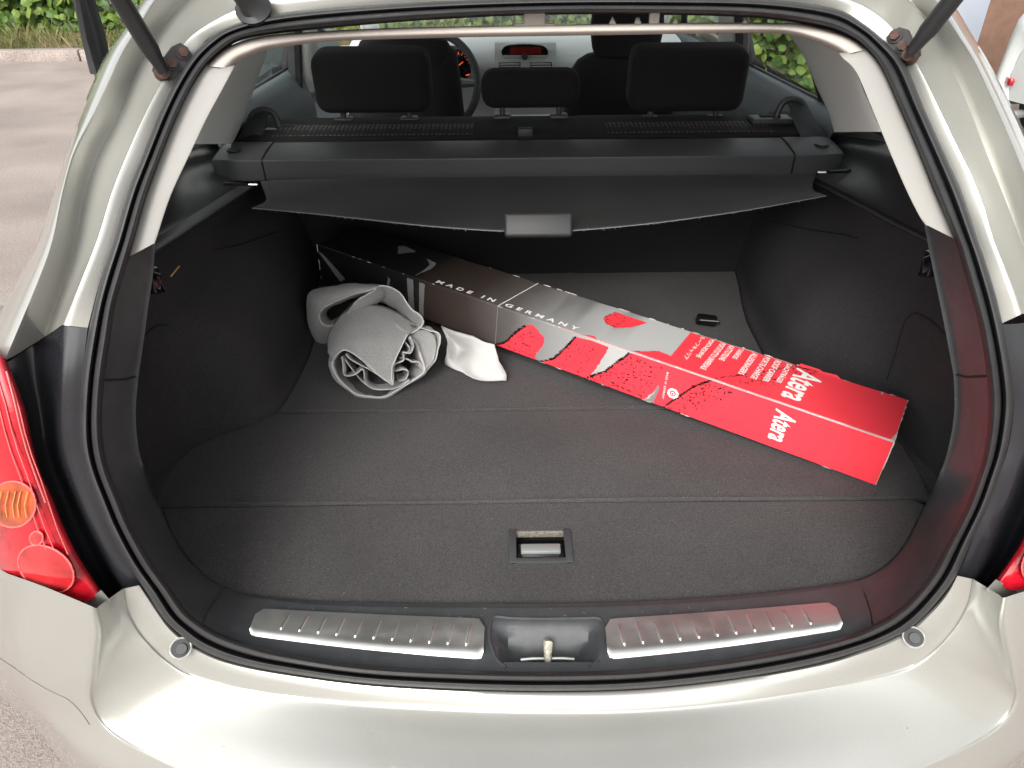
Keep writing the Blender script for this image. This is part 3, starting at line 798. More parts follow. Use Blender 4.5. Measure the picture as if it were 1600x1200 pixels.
# floor panels
fe = [(q.x, q.y + .003) for q in [atZ(*b_, ZF + .004) for a, b_, k in RI if k in 'fm']]
fe = [tuple(p[:2]) for p in dense([Vector((x, y, 0)) for x, y in fe], 4)]
y1 = atZ(850, 785, ZF).y; y2 = atZ(850, 640, ZF).y; y3 = 1.90
sideprof = [(.74, .575), (.80, .60), (.85, .622), (.95, .632), (1.03, .634), (1.08, .618), (1.12, .575), (1.15, .525), (1.19, .490), (1.3, .480), (1.45, .480), (1.6, .505), (1.75, .535), (1.95, .55)]
def xs(y):
    for (a, xa), (b_, xb) in zip(sideprof, sideprof[1:]):
        if y <= b_: return xa + (xb - xa) * max(0, (y - a)) / (b_ - a)
    return sideprof[-1][1]
def xsr(y): return xs(y - .075) + .034 if y > .9 else xs(y)       # the right arch starts a little further in
def panel(name, out, hole=None, **kw):
    bm = bmesh.new()
    vs_ = [bm.verts.new((x, y, ZF)) for x, y in out]
    es = [bm.edges.new((a, b_)) for a, b_ in zip(vs_, vs_[1:] + vs_[:1])]
    if hole:
        hv = [bm.verts.new((x, y, ZF)) for x, y in hole]
        es += [bm.edges.new((a, b_)) for a, b_ in zip(hv, hv[1:] + hv[:1])]
    bmesh.ops.triangle_fill(bm, use_beauty=True, use_dissolve=False, edges=es)
    bmesh.ops.recalc_face_normals(bm, faces=bm.faces)
    if bm.faces[:] and sum(f.normal.z for f in bm.faces) < 0: bmesh.ops.reverse_faces(bm, faces=bm.faces)
    bd = [e for e in bm.edges if e.is_boundary]
    r_ = bmesh.ops.extrude_edge_only(bm, edges=bd)
    for v in r_['geom']:
        if isinstance(v, bmesh.types.BMVert): v.co.z -= .012
    top = [e for e in bm.edges if len(e.link_faces) == 2 and abs(e.calc_face_angle(0)) > 1.0]
    bmesh.ops.bevel(bm, geom=top, offset=.004, segments=3, profile=.5, affect='EDGES')
    return bobj(name, bm, 'carpet', car, angle=50, **kw)
gap = .0022
side1 = [(xs(y), y) for y in (.86, .9, .93)]
hl = [atZ(u, v, ZF) for u, v in [(797, 829), (894, 829), (897, 880), (795, 880)]]
hx0, hx1, hy0, hy1 = hl[3].x, hl[2].x, hl[2].y, hl[0].y
rear = [(x, y) for x, y in fe] + [(min(xs(y1 - gap), .63), y1 - gap)] + [(x * .0 + x, y1 - gap) for x in (.3, 0, -.3)] + [(-min(xs(y1 - gap), .63), y1 - gap)]
rear = [p for p in rear if p[1] <= y1 - gap + 1e-6]
panel('floor_panel', rear, [(hx0 + .004, hy0 + .004), (hx1 - .004, hy0 + .004), (hx1 - .004, hy1 - .002), (hx0 + .004, hy1 - .002)], label='carpeted floor panel with the pull handle')
def strip(ya_, yb_):
    ys = [ya_ + (yb_ - ya_) * k / 12 for k in range(13)]
    return [(xsr(y) + .006, y) for y in ys] + [(-xs(y) - .006, y) for y in ys[::-1]]
panel('floor_panel', strip(y1 + gap, y2 - gap))
panel('floor_panel', strip(y2 + gap, y3))
obj('floor_base', [(-.7, .66, ZF - .03), (.7, .66, ZF - .03), (.7, 2.0, ZF - .03), (-.7, 2.0, ZF - .03)], [(0, 1, 2, 3)], 'rubber_groove', car, smooth=False)
# worn piping along the hinge lines
for yy, w in ((y1, .002), (y2, .0012)):
    tube('hinge_seam', [(x, yy + .006 + .0015 * math.sin(x * 9), ZF + .0004) for x in [-xs(yy) + .02 + k * (2 * xs(yy) - .04) / 24 for k in range(25)]], w, 'carpet', car, seg=6)
# pull handle
ph = empty('pull_handle', (0, 0, 0)); INV.pop(ph.name, None); ph.parent = car; ph.matrix_parent_inverse = INV[car.name]
hxm, hym = (hx0 + hx1) / 2, (hy0 + hy1) / 2; W_, D_ = hx1 - hx0, hy1 - hy0
bm = bmesh.new()
box_bm(bm, (hx0 + .006, hym, ZF + .001), (.012, D_, .006), .002); box_bm(bm, (hx1 - .006, hym, ZF + .001), (.012, D_, .006), .002); box_bm(bm, (hxm, hy0 + .005, ZF + .0006), (W_ - .004, .010, .006), .002)
bobj('bezel', bm, 'grey_plastic', ph)
obj('well', [(hx0 + .008, hy0 + .006, ZF - .022), (hx1 - .008, hy0 + .006, ZF - .022), (hx1 - .008, hy1, ZF - .022), (hx0 + .008, hy1, ZF - .022)], [(0, 1, 2, 3)], 'gloss_black', ph, smooth=False)
box('back_edge', (hxm, hy1 - .001, ZF - .007), (W_ - .02, .004, .012), 'grime', ph, bev=.001)
pl = box('paddle', (hxm, hym - .010, ZF - .006), (W_ - .026, D_ * .62, .006), 'gloss_black', ph, bev=.001, rot=Matrix.Rotation(R(-10), 3, 'X'))
box('paddle_bar', (hxm, hym - .006, ZF + .0005), (W_ * .62, D_ * .24, .008), 'silver_trim', pl, bev=.002, label='silver bar of the floor handle')
box('paddle_edge', (hxm, hy0 + .0125, ZF - .006), (W_ - .03, .003, .006), 'chrome', pl, bev=.001)

# side walls: carpeted pocket, wheel arch, ledge, upper trim
RT = ROT.transposed()
def proj(p):
    c = RT @ (p - CAM); return 800 + F * c.x / -c.z, 600 - F * c.y / -c.z
def sil(v, sgn):
    L = sorted([(s[4][1], s[4][0]) for s in (FR[:9] if sgn < 0 else FR[16:])])
    if v <= L[0][0]: return L[0][1]
    for (a, ua_), (b_, ub_) in zip(L, L[1:]):
        if v <= b_: return ua_ + (ub_ - ua_) * (v - a) / (b_ - a)
    return L[-1][1] + (-1 if sgn < 0 else 1) * 400
def tuck(p, sgn):
    """keep inner trim inside the painted body shell"""
    for _ in range(40):
        u, v = proj(p); lim = sil(v, sgn)
        if (sgn < 0 and u < lim + 14) or (sgn > 0 and u > lim - 14): p = Vector((p.x * .985, p.y, p.z))
        else: break
    return p
def wall(sgn, hooku, hookv):
    ys = [.78, .85, .93, 1.02, 1.08, 1.12, 1.16, 1.20, 1.3, 1.45, 1.6, 1.75, 1.90]
    def rail(z, f): return [tuck(Vector((sgn * f(y), y, z if not callable(z) else z(y))), sgn) for y in ys]
    XS = xs if sgn < 0 else xsr; PK = .634 if sgn < 0 else .672
    def arch(k):     # how much of the arch bulge remains at height k (0 floor .. 1 top)
        def f(y):
            pocket = PK if y > .86 else .60 + (y - .78) * .4
            b_ = max(0, pocket - XS(y)) if y > 1.03 else 0
            out = pocket - b_ * (1 - k) + (k * .012)
            return out
        return f
    ledge = lambda y: .955 + (1.6 - y) * .115
    r_ = [rail(ZF - .004, lambda y: XS(y) + .004 if y > .86 else .60 + (y - .78) * .4), rail(ZF + .012, lambda y: arch(.0)(y) + .004), rail(ZF + .035, lambda y: arch(.10)(y)), rail(ZF + .11, arch(.16)), rail(ZF + .18, arch(.32)), rail(ZF + .235, arch(.62)), rail(ZF + .27, arch(.86)), rail(lambda y: ledge(y) - .012, arch(.97))]
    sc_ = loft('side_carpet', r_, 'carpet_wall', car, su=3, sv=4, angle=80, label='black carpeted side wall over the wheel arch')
    WALLS[sgn] = sc_
    led = [rail(lambda y: ledge(y) - .014, arch(.97)), rail(lambda y: ledge(y) - .003, lambda y: arch(.97)(y) - .022), rail(lambda y: ledge(y) + .004, lambda y: arch(.97)(y) - .020), rail(lambda y: ledge(y) + .006, lambda y: arch(.97)(y) + .004)]
    loft('side_ledge', led, 'grey_plastic', car, su=3, sv=3)
    belt = lambda y: 1.02 + (1.75 - y) * .20
    up = [rail(lambda y: ledge(y) + .002, lambda y: arch(.97)(y) + .002), rail(lambda y: ledge(y) + .012, lambda y: .655), rail(lambda y: ledge(y) + (belt(y) - ledge(y)) * .45, lambda y: .650 + .075 * min(1, max(0, (y - 1.25) / .32))), rail(lambda y: belt(y) - .018, lambda y: min(.566 + max(0, y - .85) * .62, .650 + .085 * min(1, max(0, (y - 1.25) / .32)))),
          rail(lambda y: belt(y), lambda y: min(.566 + max(0, y - .85) * .62, .664 + .085 * min(1, max(0, (y - 1.25) / .32)))), rail(lambda y: belt(y) + .006, lambda y: min(.735, .568 + max(0, y - .85) * .62)), rail(lambda y: belt(y) + .004, lambda y: min(.745, .570 + max(0, y - .85) * .62))]
    # the upper trim runs back to meet the pillar trim
    loft('side_trim', up, 'black_plastic', car, su=3, sv=4, angle=80, label='black plastic upper side trim')
    c = onO(hooku, hookv, .13)
    hk = box('cover_hook', c, (.012, .022, .030), 'gloss_black', car, bev=.004)
    tube('hook_loop', [c + Vector((0, -.004, .012)), c + Vector((-sgn * .012, -.008, .010)), c + Vector((-sgn * .013, -.008, -.010)), c + Vector((0, -.004, -.014))], .003, 'gloss_black', hk, seg=8)
WALLS = {}
# quarter panels: from pillar, lamp and bumper forward to the flank
def fx(z): return .765 - (z - 1.08) * .5 if z > 1.08 else (.765 + (1.08 - z) * .44 if z > 1.0 else (.80 + (1.0 - z) * .15 if z > .8 else .83))
for sgn, ks_, lp, bs in ((-1, (8, 7, 6, 5, 4, 3, 2, 1, 0), LAMP[0], (0, 1, 2, 3)), (1, (16, 17, 18, 19, 20, 21, 22, 23, 24), LAMP[1], (20, 19, 18, 17))):
    st_ = [S4[k] for k in ks_] + [lp[j] for j in (0, 2, 4, 6, 8)] + [rb[12][b_] for b_ in bs]
    r0 = [p + Vector((0, .004, 0)) for p in st_]
    fin = [Vector((sgn * fx(p.z), 1.30, p.z)) for p in st_]
    r1 = [tuck(p.lerp(q, .45) + Vector((sgn * .02, 0, 0)), sgn) for p, q in zip(st_, fin)]
    r2 = [tuck(p.lerp(q, .8) + Vector((sgn * .008, 0, 0)), sgn) for p, q in zip(st_, fin)]
    loft('quarter_panel', [r0, r1, r2, [tuck(p, sgn) for p in fin]], 'paint', car, su=3, sv=3, angle=60)
wall(-1, 240, 438); wall(1, 1453, 412)
# panel joints pressed into the side carpets
for sgn, lines_ in ((-1, ([(335, 389), (355, 386), (380, 380), (410, 370), (435, 360)], [(221, 532), (228, 523), (240, 512), (252, 507), (264, 508)])),
                    (1, ([(1410, 510), (1416, 498), (1424, 491), (1434, 490), (1450, 498), (1465, 510), (1480, 526)], [(1411, 508), (1404, 535), (1396, 562), (1386, 592)], [(1205, 345), (1235, 352), (1275, 360), (1310, 365), (1340, 372)]))):
    me_ = WALLS[sgn].data
    bv_ = BVHTree.FromPolygons([v.co.copy() for v in me_.vertices], [tuple(p.vertices) for p in me_.polygons])
    for L in lines_:
        pts = []
        for u, v in L:
            d_ = ray(u, v).normalized(); h_ = bv_.ray_cast(CAM, d_)
            if h_[0] is not None: pts.append(h_[0] - d_ * .0008)
        if len(pts) > 2: tube('carpet_joint', dense(pts, 3), .0017, 'rubber_groove', WALLS[sgn], seg=6)

# tie-down eye on the right
td = atZ(1104, 500, ZF + .012)
tb = box('tie_down', td, (.05, .03, .022), 'gloss_black', car, bev=.008, rot=Matrix.Rotation(R(-18), 3, 'Z'))
tube('tie_down_loop', [td + Vector((-.022, -.008, .0)), td + Vector((-.02, -.018, .010)), td + Vector((.02, -.026, .010)), td + Vector((.026, -.014, 0))], .003, 'gloss_black', tb, seg=8)

# beige pillar covers and header bar
def pillar(SI_, BI_):
    k_ = [.02] + [0] * (len(SI_) - 1)
    a = [onO(*p, .004 + j) for p, j in zip(SI_, k_)]; b_ = [onO(*p, .016 + j) for p, j in zip(BI_, k_)]
    m1 = [onO(*mixp(p, q, .08), .001 + j) for p, q, j in zip(SI_, BI_, k_)]; m2 = [onO(*mixp(p, q, .93), .006 + j) for p, q, j in zip(SI_, BI_, k_)]
    back = [p + Vector((p.x * .05, .06, .0)) for p in b_]
    loft('pillar_cover', [a, m1, m2, b_, back], 'pillar_trim', car, su=5, sv=4, angle=70, label='beige pillar cover')
pillar([(326, 97), (319, 106), (295, 143), (272, 192), (249, 250), (228, 308), (208, 378), (202, 401)], [(368, 99), (362, 110), (343, 145), (320, 188), (292, 248), (266, 305), (246, 365), (241, 380)])
pillar([(1347, 70), (1356, 80), (1378, 108), (1406, 170), (1434, 235), (1460, 300), (1480, 345), (1491, 373)], [(1309, 80), (1316, 89), (1338, 112), (1364, 172), (1390, 235), (1416, 295), (1436, 335), (1447, 351)])
ub = [(320, 103), (347, 78), (380, 64), (430, 54), (506, 49), (600, 44), (725, 41), (850, 39), (1040, 36), (1190, 36), (1250, 37), (1290, 46), (1330, 59), (1355, 77)]
lb = [(362, 107), (375, 95), (395, 86), (422, 77), (506, 65), (600, 61), (725, 58), (850, 56), (1040, 53), (1190, 51), (1234, 54), (1270, 64), (1296, 75), (1316, 86)]
ua = [.006, .008, .012, .02] + [.03] * 6 + [.02, .012, .008, .006]
loft('header_trim', [[onO(*p, d_ + .02) for p, d_ in zip(ub, ua)], [onO(*mixp(p, q, .15), d_ - .004) for p, q, d_ in zip(ub, lb, ua)], [onO(*mixp(p, q, .7), d_ - .002) for p, q, d_ in zip(ub, lb, ua)], [onO(*q, d_ + .03) for q, d_ in zip(lb, ua)], [onO(*q, d_ + .03) + Vector((0, .05, .005)) for q, d_ in zip(lb, ua)]], 'beige_trim', car, su=5, sv=4, angle=70, label='beige header trim bar hanging below the roof edge')
# clips on the header trim
for u, v0, v1, w in ((957, 37, 26, .004), (995, 36, 27, .003), (998, 36, 27, .003), (1055, 36, 26, .003), (1164, 36, 28, .003)):
    a, b_ = onO(u, v0, .035), onO(u, v1, .035)
    tube('trim_clip', [a, a.lerp(b_, .5), b_], [w, w * .6, w * .1], 'beige_trim', car, seg=6)
for u, v, w, h in ((835, 30, 26, 20), (1022, 30, 13, 20)):
    a = onO(u, v, .04); s_ = a.y * 1.15 / 1150
    k_ = box('trim_bracket', a, (w * s_, .006, h * s_), 'beige_trim', car, bev=.002)
    box('bracket_foot', a + Vector((0, -.001, -h * s_ * .35)), (w * s_ * 1.9, .006, h * s_ * .22), 'beige_trim', k_, bev=.001)

# C-pillar inner covers, quarter glass
def cpil(pts_in, pts_out, sgn, label):
    a = [atX(u, v, sgn * x) for u, v, x in pts_in]; b_ = [atX(u, v, sgn * x) for u, v, x in pts_out]
    mid = [p.lerp(q, .5) + Vector((-sgn * .012, 0, 0)) for p, q in zip(a, b_)]
    edge = [p + Vector((sgn * .04, .03, 0)) for p in a]; edge2 = [q + Vector((sgn * .06, -.02, 0)) for q in b_]
    loft('quarter_pillar_cover', [edge, a, mid, b_, edge2], 'pale_trim', car, su=4, sv=4, angle=70, label='pale grey rear side pillar cover')
cpil([(364, 224, .69), (375, 200, .683), (388, 165, .668), (402, 125, .645), (417, 82, .615), (432, 30, .57)], [(290, 226, .69), (302, 205, .683), (318, 170, .668), (340, 130, .645), (366, 90, .615), (395, 30, .57)], -1, '')
cpil([(1303, 206, .70), (1294, 175, .69), (1275, 134, .67), (1257, 90, .645), (1236, 58, .62), (1215, 10, .57)], [(1373, 206, .70), (1365, 182, .69), (1349, 136, .67), (1330, 90, .645), (1308, 58, .62), (1275, 10, .57)], 1, '')

# body sides below the belt, doors, floor pan, so that the cabin is closed
for sgn in (-1, 1):
    loft('flank', [[Vector((sgn * x, y, z)) for y in (1.28, 1.6, 2.0)] for x, z in ((.765, 1.08), (.80, 1.0), (.83, .80), (.83, .55), (.80, .30))], 'paint', car, su=3, sv=3)
    for k, (ya_, yb_) in enumerate(((2.02, 2.66), (2.70, 3.78))):
        if sgn < 0 and k == 1: continue
        dr = loft('door', [[Vector((sgn * x, y, z)) for y in (ya_, (ya_ + yb_) / 2, yb_)] for x, z in ((.80, 1.045), (.845, 1.0), (.865, .80), (.86, .55), (.82, .30))], 'paint', car, su=2, sv=3)
        zz = lambda y: 1.045 - .035 * (y - 2.0)
        loft('door_trim', [[Vector((sgn * x, y, zz(y) + dz)) for y in (ya_ - .25 if k == 0 else ya_, (ya_ + yb_) / 2, yb_)] for x, dz in ((.79, .0), (.755, .004), (.735, -.01), (.72, -.05), (.70, -.14), (.70, -.40))], 'door_panel', dr, su=2, sv=3)
        gl = [Vector((sgn * .79, ya_ - .02, zz(ya_))), Vector((sgn * .79, yb_, zz(yb_))), Vector((sgn * .64, yb_ - (.55 if k else .0), 1.42)), Vector((sgn * .64, ya_ + .12 * (1 - k), 1.42))]
        obj('window', gl, [(0, 1, 2, 3)], 'glass', dr, smooth=False)
        tube('window_frame', [gl[0], gl[3], gl[2], gl[1]], .016, 'rubber', dr, seg=8)
        tube('window_seal', [gl[0] + Vector((-sgn * .012, 0, .004)), gl[1] + Vector((-sgn * .012, 0, .004))], .006, 'rubber', dr, seg=6)
    # quarter window with dark border
    q = [Vector((sgn * .755, 1.32, 1.09)), Vector((sgn * .79, 1.86, 1.05)), Vector((sgn * .64, 1.82, 1.41)), Vector((sgn * .60, 1.44, 1.40))]
    qw = obj('quarter_window', q, [(0, 1, 2, 3)], 'glass', car, smooth=False)
    tube('quarter_window_frame', q + [q[0]], .014, 'rubber', qw, seg=8)
    # B pillar: pale upper cover and dark door rubber
    bm = bmesh.new(); tube_bm(bm, [(sgn * .735, 2.72, .95), (sgn * .71, 2.70, 1.12), (sgn * .65, 2.64, 1.32), (sgn * .60, 2.60, 1.45)], [.05, .045, .042, .045], seg=10, flat=.5)
    bobj('door_pillar_cover', bm, 'pale_trim', car)
    tube('door_rubber', [(sgn * .745, 2.60, .95), (sgn * .72, 2.585, 1.12), (sgn * .665, 2.54, 1.32), (sgn * .62, 2.50, 1.45)], .022, 'rubber', car, seg=8)
    tube('door_rubber', [(sgn * .765, 2.66, .95), (sgn * .74, 2.65, 1.12), (sgn * .68, 2.62, 1.32), (sgn * .63, 2.58, 1.45)], .018, 'rubber', car, seg=8)
    # front pillar
    tube('windscreen_pillar', [(sgn * .70, 3.95, .98), (sgn * .66, 3.55, 1.20), (sgn * .58, 3.05, 1.44)], .045, 'pale_trim', car, seg=10)
    for yw in (1.30, 4.10):
        bm = bmesh.new(); cyl_bm(bm, (sgn * .76, yw, .31), (1, 0, 0), .31, .2, 28); w_ = bobj('wheel', bm, 'tyre', car)
        bm = bmesh.new(); cyl_bm(bm, (sgn * .865, yw, .31), (1, 0, 0), .2, .02, 20); bobj('rim', bm, 'silver_trim', w_)
box('cabin_floor', (0, 2.9, .33), (1.60, 1.95, .06), 'fabric_black', car)
loft('bonnet', [[Vector((x, y, z - abs(x) ** 2 * .09)) for x in (-.78, -.4, 0, .4, .78)] for y, z in ((3.92, .955), (4.3, .90), (4.7, .80), (4.92, .68), (4.98, .45))], 'paint', car, su=2, sv=3)
ws = [Vector((-.68, 3.98, .985)), Vector((.68, 3.98, .985)), Vector((.57, 3.07, 1.43)), Vector((-.57, 3.07, 1.43))]
obj('windscreen', ws, [(0, 1, 2, 3)], 'glass', car, smooth=False)

# driver's door standing open
dh = Vector((-.84, 3.80, 0)); ang = R(45)
dirv = Vector((-math.sin(ang), -math.cos(ang), 0)); nv = Vector((math.cos(ang), -math.sin(ang), 0))
def DP(s, z, off=0): return dh + dirv * s + Vector((0, 0, z)) + nv * off
od = loft('open_front_door', [[DP(s, z, off) for s in (0, .35, .75, 1.08)] for z, off in ((1.0, -.02), (.97, -.06), (.80, -.09), (.55, -.085), (.30, -.04), (.30, 0.0))], 'paint', car, su=2, sv=3, label="open driver's door")
loft('door_trim', [[DP(s, z, off) for s in (.02, .35, .75, 1.07)] for z, off in ((1.005, -.02), (1.0, .03), (.92, .045), (.84, .05), (.80, .085), (.76, .085), (.70, .05), (.40, .05), (.30, .0))], 'door_panel', od, su=2, sv=3)
obj('window', [DP(.12, 1.0), DP(1.06, 1.0), DP(1.04, 1.42, .03), DP(.62, 1.42, .03)], [(0, 1, 2, 3)], 'glass', od, smooth=False)
for off in (-.02, .025):
    bm = bmesh.new()
    tube_bm(bm, [DP(1.07 + off, .96, off), DP(1.065 + off, 1.08, off + .008), DP(1.06 + off, 1.42, off + .03), DP(.62, 1.43, off + .03), DP(.08, 1.0, off)], [.034, .034, .032, .02, .02], seg=8, flat=.6)
    bobj('window_frame', bm, 'rubber', od)
ha = DP(.32, .865, .045)
hb = box('handle_recess', ha, (.13, .13, .05), 'gloss_black', od, bev=.01, rot=Matrix.Rotation(math.atan2(dirv.y, dirv.x), 3, 'Z'))
tube('door_handle', [DP(.25, .865, .10), DP(.28, .852, .12), DP(.36, .852, .12), DP(.40, .86, .10)], .012, 'chrome', od, seg=8)
# ------------------------------------------------------------------ seats
def rbox(name, c, s, mat_, parent, bev, rot=None, seg=4, **kw): return box(name, c, s, mat_, parent, bev=bev, seg=seg, rot=rot, angle=60, **kw)
tilt = Matrix.Rotation(R(9), 3, 'X')
m, nt, b, tc = mat('seat_mesh', (.02, .02, .02), .9)
vo = N(nt, 'ShaderNodeTexVoronoi'); vo.inputs['Scale'].default_value = 95; vo.inputs['Randomness'].default_value = .15
nt.links.new(tc.outputs['Object'], vo.inputs['Vector'])
cr_ = N(nt, 'ShaderNodeValToRGB'); cr_.color_ramp.elements[0].position = .25; cr_.color_ramp.elements[0].color = (.11, .11, .105, 1); cr_.color_ramp.elements[1].position = .42; cr_.color_ramp.elements[1].color = (.008, .008, .008, 1)
nt.links.new(vo.outputs['Distance'], cr_.inputs[0]); nt.links.new(cr_.outputs[0], b.inputs['Base Color'])
rs_ = empty('rear_seat', (0, 0, 0)); INV.pop(rs_.name, None); rs_.parent = car; rs_.matrix_parent_inverse = INV[car.name]
for x0, x1 in ((-.665, .122), (.128, .665)):
    # back of the seat: slightly reclined slab with rounded top
    pr = [(1.825, ZF - .02), (1.812, .80), (1.797, .95), (1.785, 1.005), (1.80, 1.022), (1.86, 1.030), (1.93, 1.032), (1.985, 1.015), (2.01, .95), (2.08, .6), (2.2, .45)]
    g_ = [[Vector((x, y + (.02 if e else 0), z - (.015 if e and z > .9 else 0))) for y, z in pr] for x, e in ((x0, 1), (x0 + .012, 0), ((x0 + x1) / 2, 0), (x1 - .012, 0), (x1, 1))]
    loft('seat_back', [[c[k] for c in g_] for k in range(len(pr))], 'fabric_black', rs_, su=3, sv=3, angle=70, label='black rear seat back')
# woven mesh band along the seat top
for x0, x1 in ((-.60, -.12), (.20, .60)):
    g_ = [[Vector((x, y, z)) for y, z in ((1.797, 1.0235), (1.83, 1.030), (1.865, 1.0325))] for x in (x0, (x0 + x1) / 2, x1)]
    gridobj('mesh_band', g_, 'seat_mesh', rs_)
box('seat_cushion', (0, 2.36, .58), (1.30, .46, .18), 'fabric_black', rs_, bev=.05, seg=4)
YH = 1.935
def headrest(cx, w, zb, zt, parent, y=YH, d_=.11):
    h = empty('headrest', (cx, y, zb)); h.parent = parent; h.location = (cx, y, zb); INV[h.name] = Matrix.Translation((cx, y, zb)).inverted()
    rbox('cushion', (cx, y, (zb + zt) / 2), (w, d_, zt - zb), 'fabric_black', h, .032, Matrix.Rotation(R(6), 3, 'X'))
    for sx in (-1, 1):
        p_ = tube('post', [(cx + sx * w * .29, y - .012, zb - .03), (cx + sx * w * .29, y - .012, zb + .03)], .007, 'grey_plastic', h, seg=10)
        box('guide', (cx + sx * w * .29, y - .012, zb - .022), (.045, .034, .014), 'grey_plastic', p_, bev=.005)
uL = lambda u, v, y: atY(u, v, y).x
headrest(uL(584, 130, YH), .285, 1.052, 1.195, rs_)
headrest(uL(1071, 130, YH), .285, 1.048, 1.197, rs_)
headrest(uL(829, 150, YH), .245, 1.056, 1.146, rs_, d_=.08)
# child-seat strap tab over the cassette
box('strap_tab', (uL(821, 210, 1.80), 1.800, 1.022), (.035, .02, .03), 'dash_dark', rs_, bev=.002)
# side bolsters, belt guides and belts
for sgn, ug, vg_ in ((-1, 447, 203), (1, 1203, 187)):
    c = atY(ug, vg_, 1.86)
    bz = rbox('belt_bezel', c, (.10, .055, .014), 'grey_plastic', rs_, .006)
    box('bezel_slot', c + Vector((0, .005, .006)), (.05, .022, .008), 'rubber_groove', bz, bev=.002)
    tube('belt_guide', dense([c + Vector((sgn * .012, 0, .0)), c + Vector((sgn * .022, .0, .035)), c + Vector((sgn * .040, -.004, .048)), c + Vector((sgn * .065, -.01, .044)), c + Vector((sgn * .085, -.015, .02))], 4), .008, 'grey_plastic', bz, seg=8)
    gridobj('seat_belt', [[c + Vector((sgn * .030, -.012, .044)), c + Vector((sgn * .045, -.05, .0)), c + Vector((sgn * .055, -.085, -.025))], [c + Vector((sgn * .072, -.012, .042)), c + Vector((sgn * .10, -.05, .0)), c + Vector((sgn * .12, -.085, -.028))]], 'belt', rs_, thick=.002)
    rbox('side_bolster', (sgn * .665, 1.90, .985), (.10, .16, .10), 'fabric_black', rs_, .03)
# front seats
for cx in (-.388, .368):
    fs = empty('front_seat', (cx, 2.75, .4)); fs.parent = car; INV[fs.name] = Matrix.Translation((cx, 2.75, .4)).inverted(); fs.matrix_parent_inverse = INV[car.name]
    drv = cx < 0; dz_ = -.02 if drv else 0
    g_ = []
    for z, w, y, dp in (((.42, .22, 2.92, .10), (.65, .225, 2.86, .10), (.90, .205, 2.79, .09), (1.04, .195, 2.76, .075), (1.10, .17, 2.75, .05)) if drv else ((.42, .22, 2.92, .10), (.65, .225, 2.86, .10), (.90, .21, 2.79, .09), (1.0, .195, 2.76, .075), (1.05, .14, 2.75, .05))):
        g_.append([Vector((cx + w * math.cos(a) * (abs(math.cos(a)) ** -.4 if abs(math.cos(a)) > .05 else 1) * .93, y + dp * math.sin(a), z + dz_)) for a in [2 * math.pi * k / 20 for k in range(20)]])
    g_.append([Vector((cx, 2.75, (1.115 if drv else 1.065) + dz_))] * 20)
    loft('backrest', g_, 'fabric_black', fs, su=1, sv=2, closed=True, angle=70)
    hr = []
    for z, w in (((1.02, .13), (1.03, .158), (1.07, .165), (1.10, .155), (1.112, .11), (1.114, .03)) if drv else ((1.05, .11), (1.075, .122), (1.14, .130), (1.20, .120), (1.235, .085), (1.245, .03))):
        hr.append([Vector((cx + w * math.cos(a) * (abs(math.cos(a)) ** -.3 if abs(math.cos(a)) > .05 else 1) * .95, 2.73 + .05 * math.sin(a), z)) for a in [2 * math.pi * k / 20 for k in range(20)]])
    loft('headrest', hr, 'fabric_black', fs, su=1, sv=2, closed=True, angle=70)
    for sx in (-1, 1): tube('headrest_post', [(cx + sx * .06, 2.745, 1.0), (cx + sx * .06, 2.735, 1.09)], .007, 'chrome', fs, seg=8)
    rbox('cushion', (cx, 3.1, .48), (.48, .5, .16), 'fabric_black', fs, .05)
# dashboard
ds = empty('dashboard', (0, 0, 0)); INV.pop(ds.name, None); ds.parent = car; ds.matrix_parent_inverse = INV[car.name]
pr = [(3.96, .985), (3.7, 1.0), (3.48, 1.003), (3.36, .985), (3.31, .95), (3.30, .90), (3.34, .82), (3.42, .70), (3.45, .5)]
def dashrow(x):
    k = math.exp(-((x - .0) / .14) ** 2) * .0
    return [Vector((x, y - k - .02 * (1 - (x / .72) ** 2), z)) for y, z in pr]
loft('dash_panel', [[dashrow(x)[k] for x in (-.70, -.4, -.16, .0, .16, .4, .70)] for k in range(len(pr))], 'dash', ds, su=3, sv=4, angle=60, label='grey dashboard')
yd = 3.285
def dpt(u, v, y=yd): return atY(u, v, y)
def drect(name, u0, v0, u1, v1, mat_, parent, y=yd, th=.012, bev=.003, **kw):
    a, b_ = dpt(u0, v0, y), dpt(u1, v1, y)
    return box(name, ((a.x + b_.x) / 2, y, (a.z + b_.z) / 2), (abs(b_.x - a.x), th, abs(a.z - b_.z)), mat_, parent, bev=bev, **kw)
cp = loft('centre_console', [[atY(u, v, y) for u in (773, 790, 820, 852, 869)] for v, y in ((63, 3.33), (67, 3.268), (90, 3.262), (115, 3.262), (140, 3.28), (200, 3.3))], 'dash', ds, su=3, sv=3, label='centre console of the dashboard')
yc = 3.258
a = [dpt(u, v, yc) for u, v in [(783, 86), (783, 78), (790, 71), (805, 68.5), (820, 68), (835, 68.5), (850, 71), (857, 78), (857, 86)]]
pk = poly('display_hood', a, 'gloss_black', ds)
drect('display', 797, 74, 846, 84, 'screen_red', pk, yc - .003, .002, 0)
tube('hood_rim', dense(a, 3), .004, 'dash', ds, seg=6)
for k in range(4): drect('button', 787 + k * 7, 87.5, 793 + k * 7, 91, 'silver_trim', ds, yc - .003, .006, .001)
for k in range(4): drect('button', 826 + k * 7, 87, 832 + k * 7, 90.5, 'silver_trim', ds, yc - .003, .006, .001)
bm = bmesh.new(); kc = dpt(820, 88.5, yc - .006); cyl_bm(bm, kc, (0, 1, 0), .012, .02, 16); bobj('knob', bm, 'dash_dark', ds)
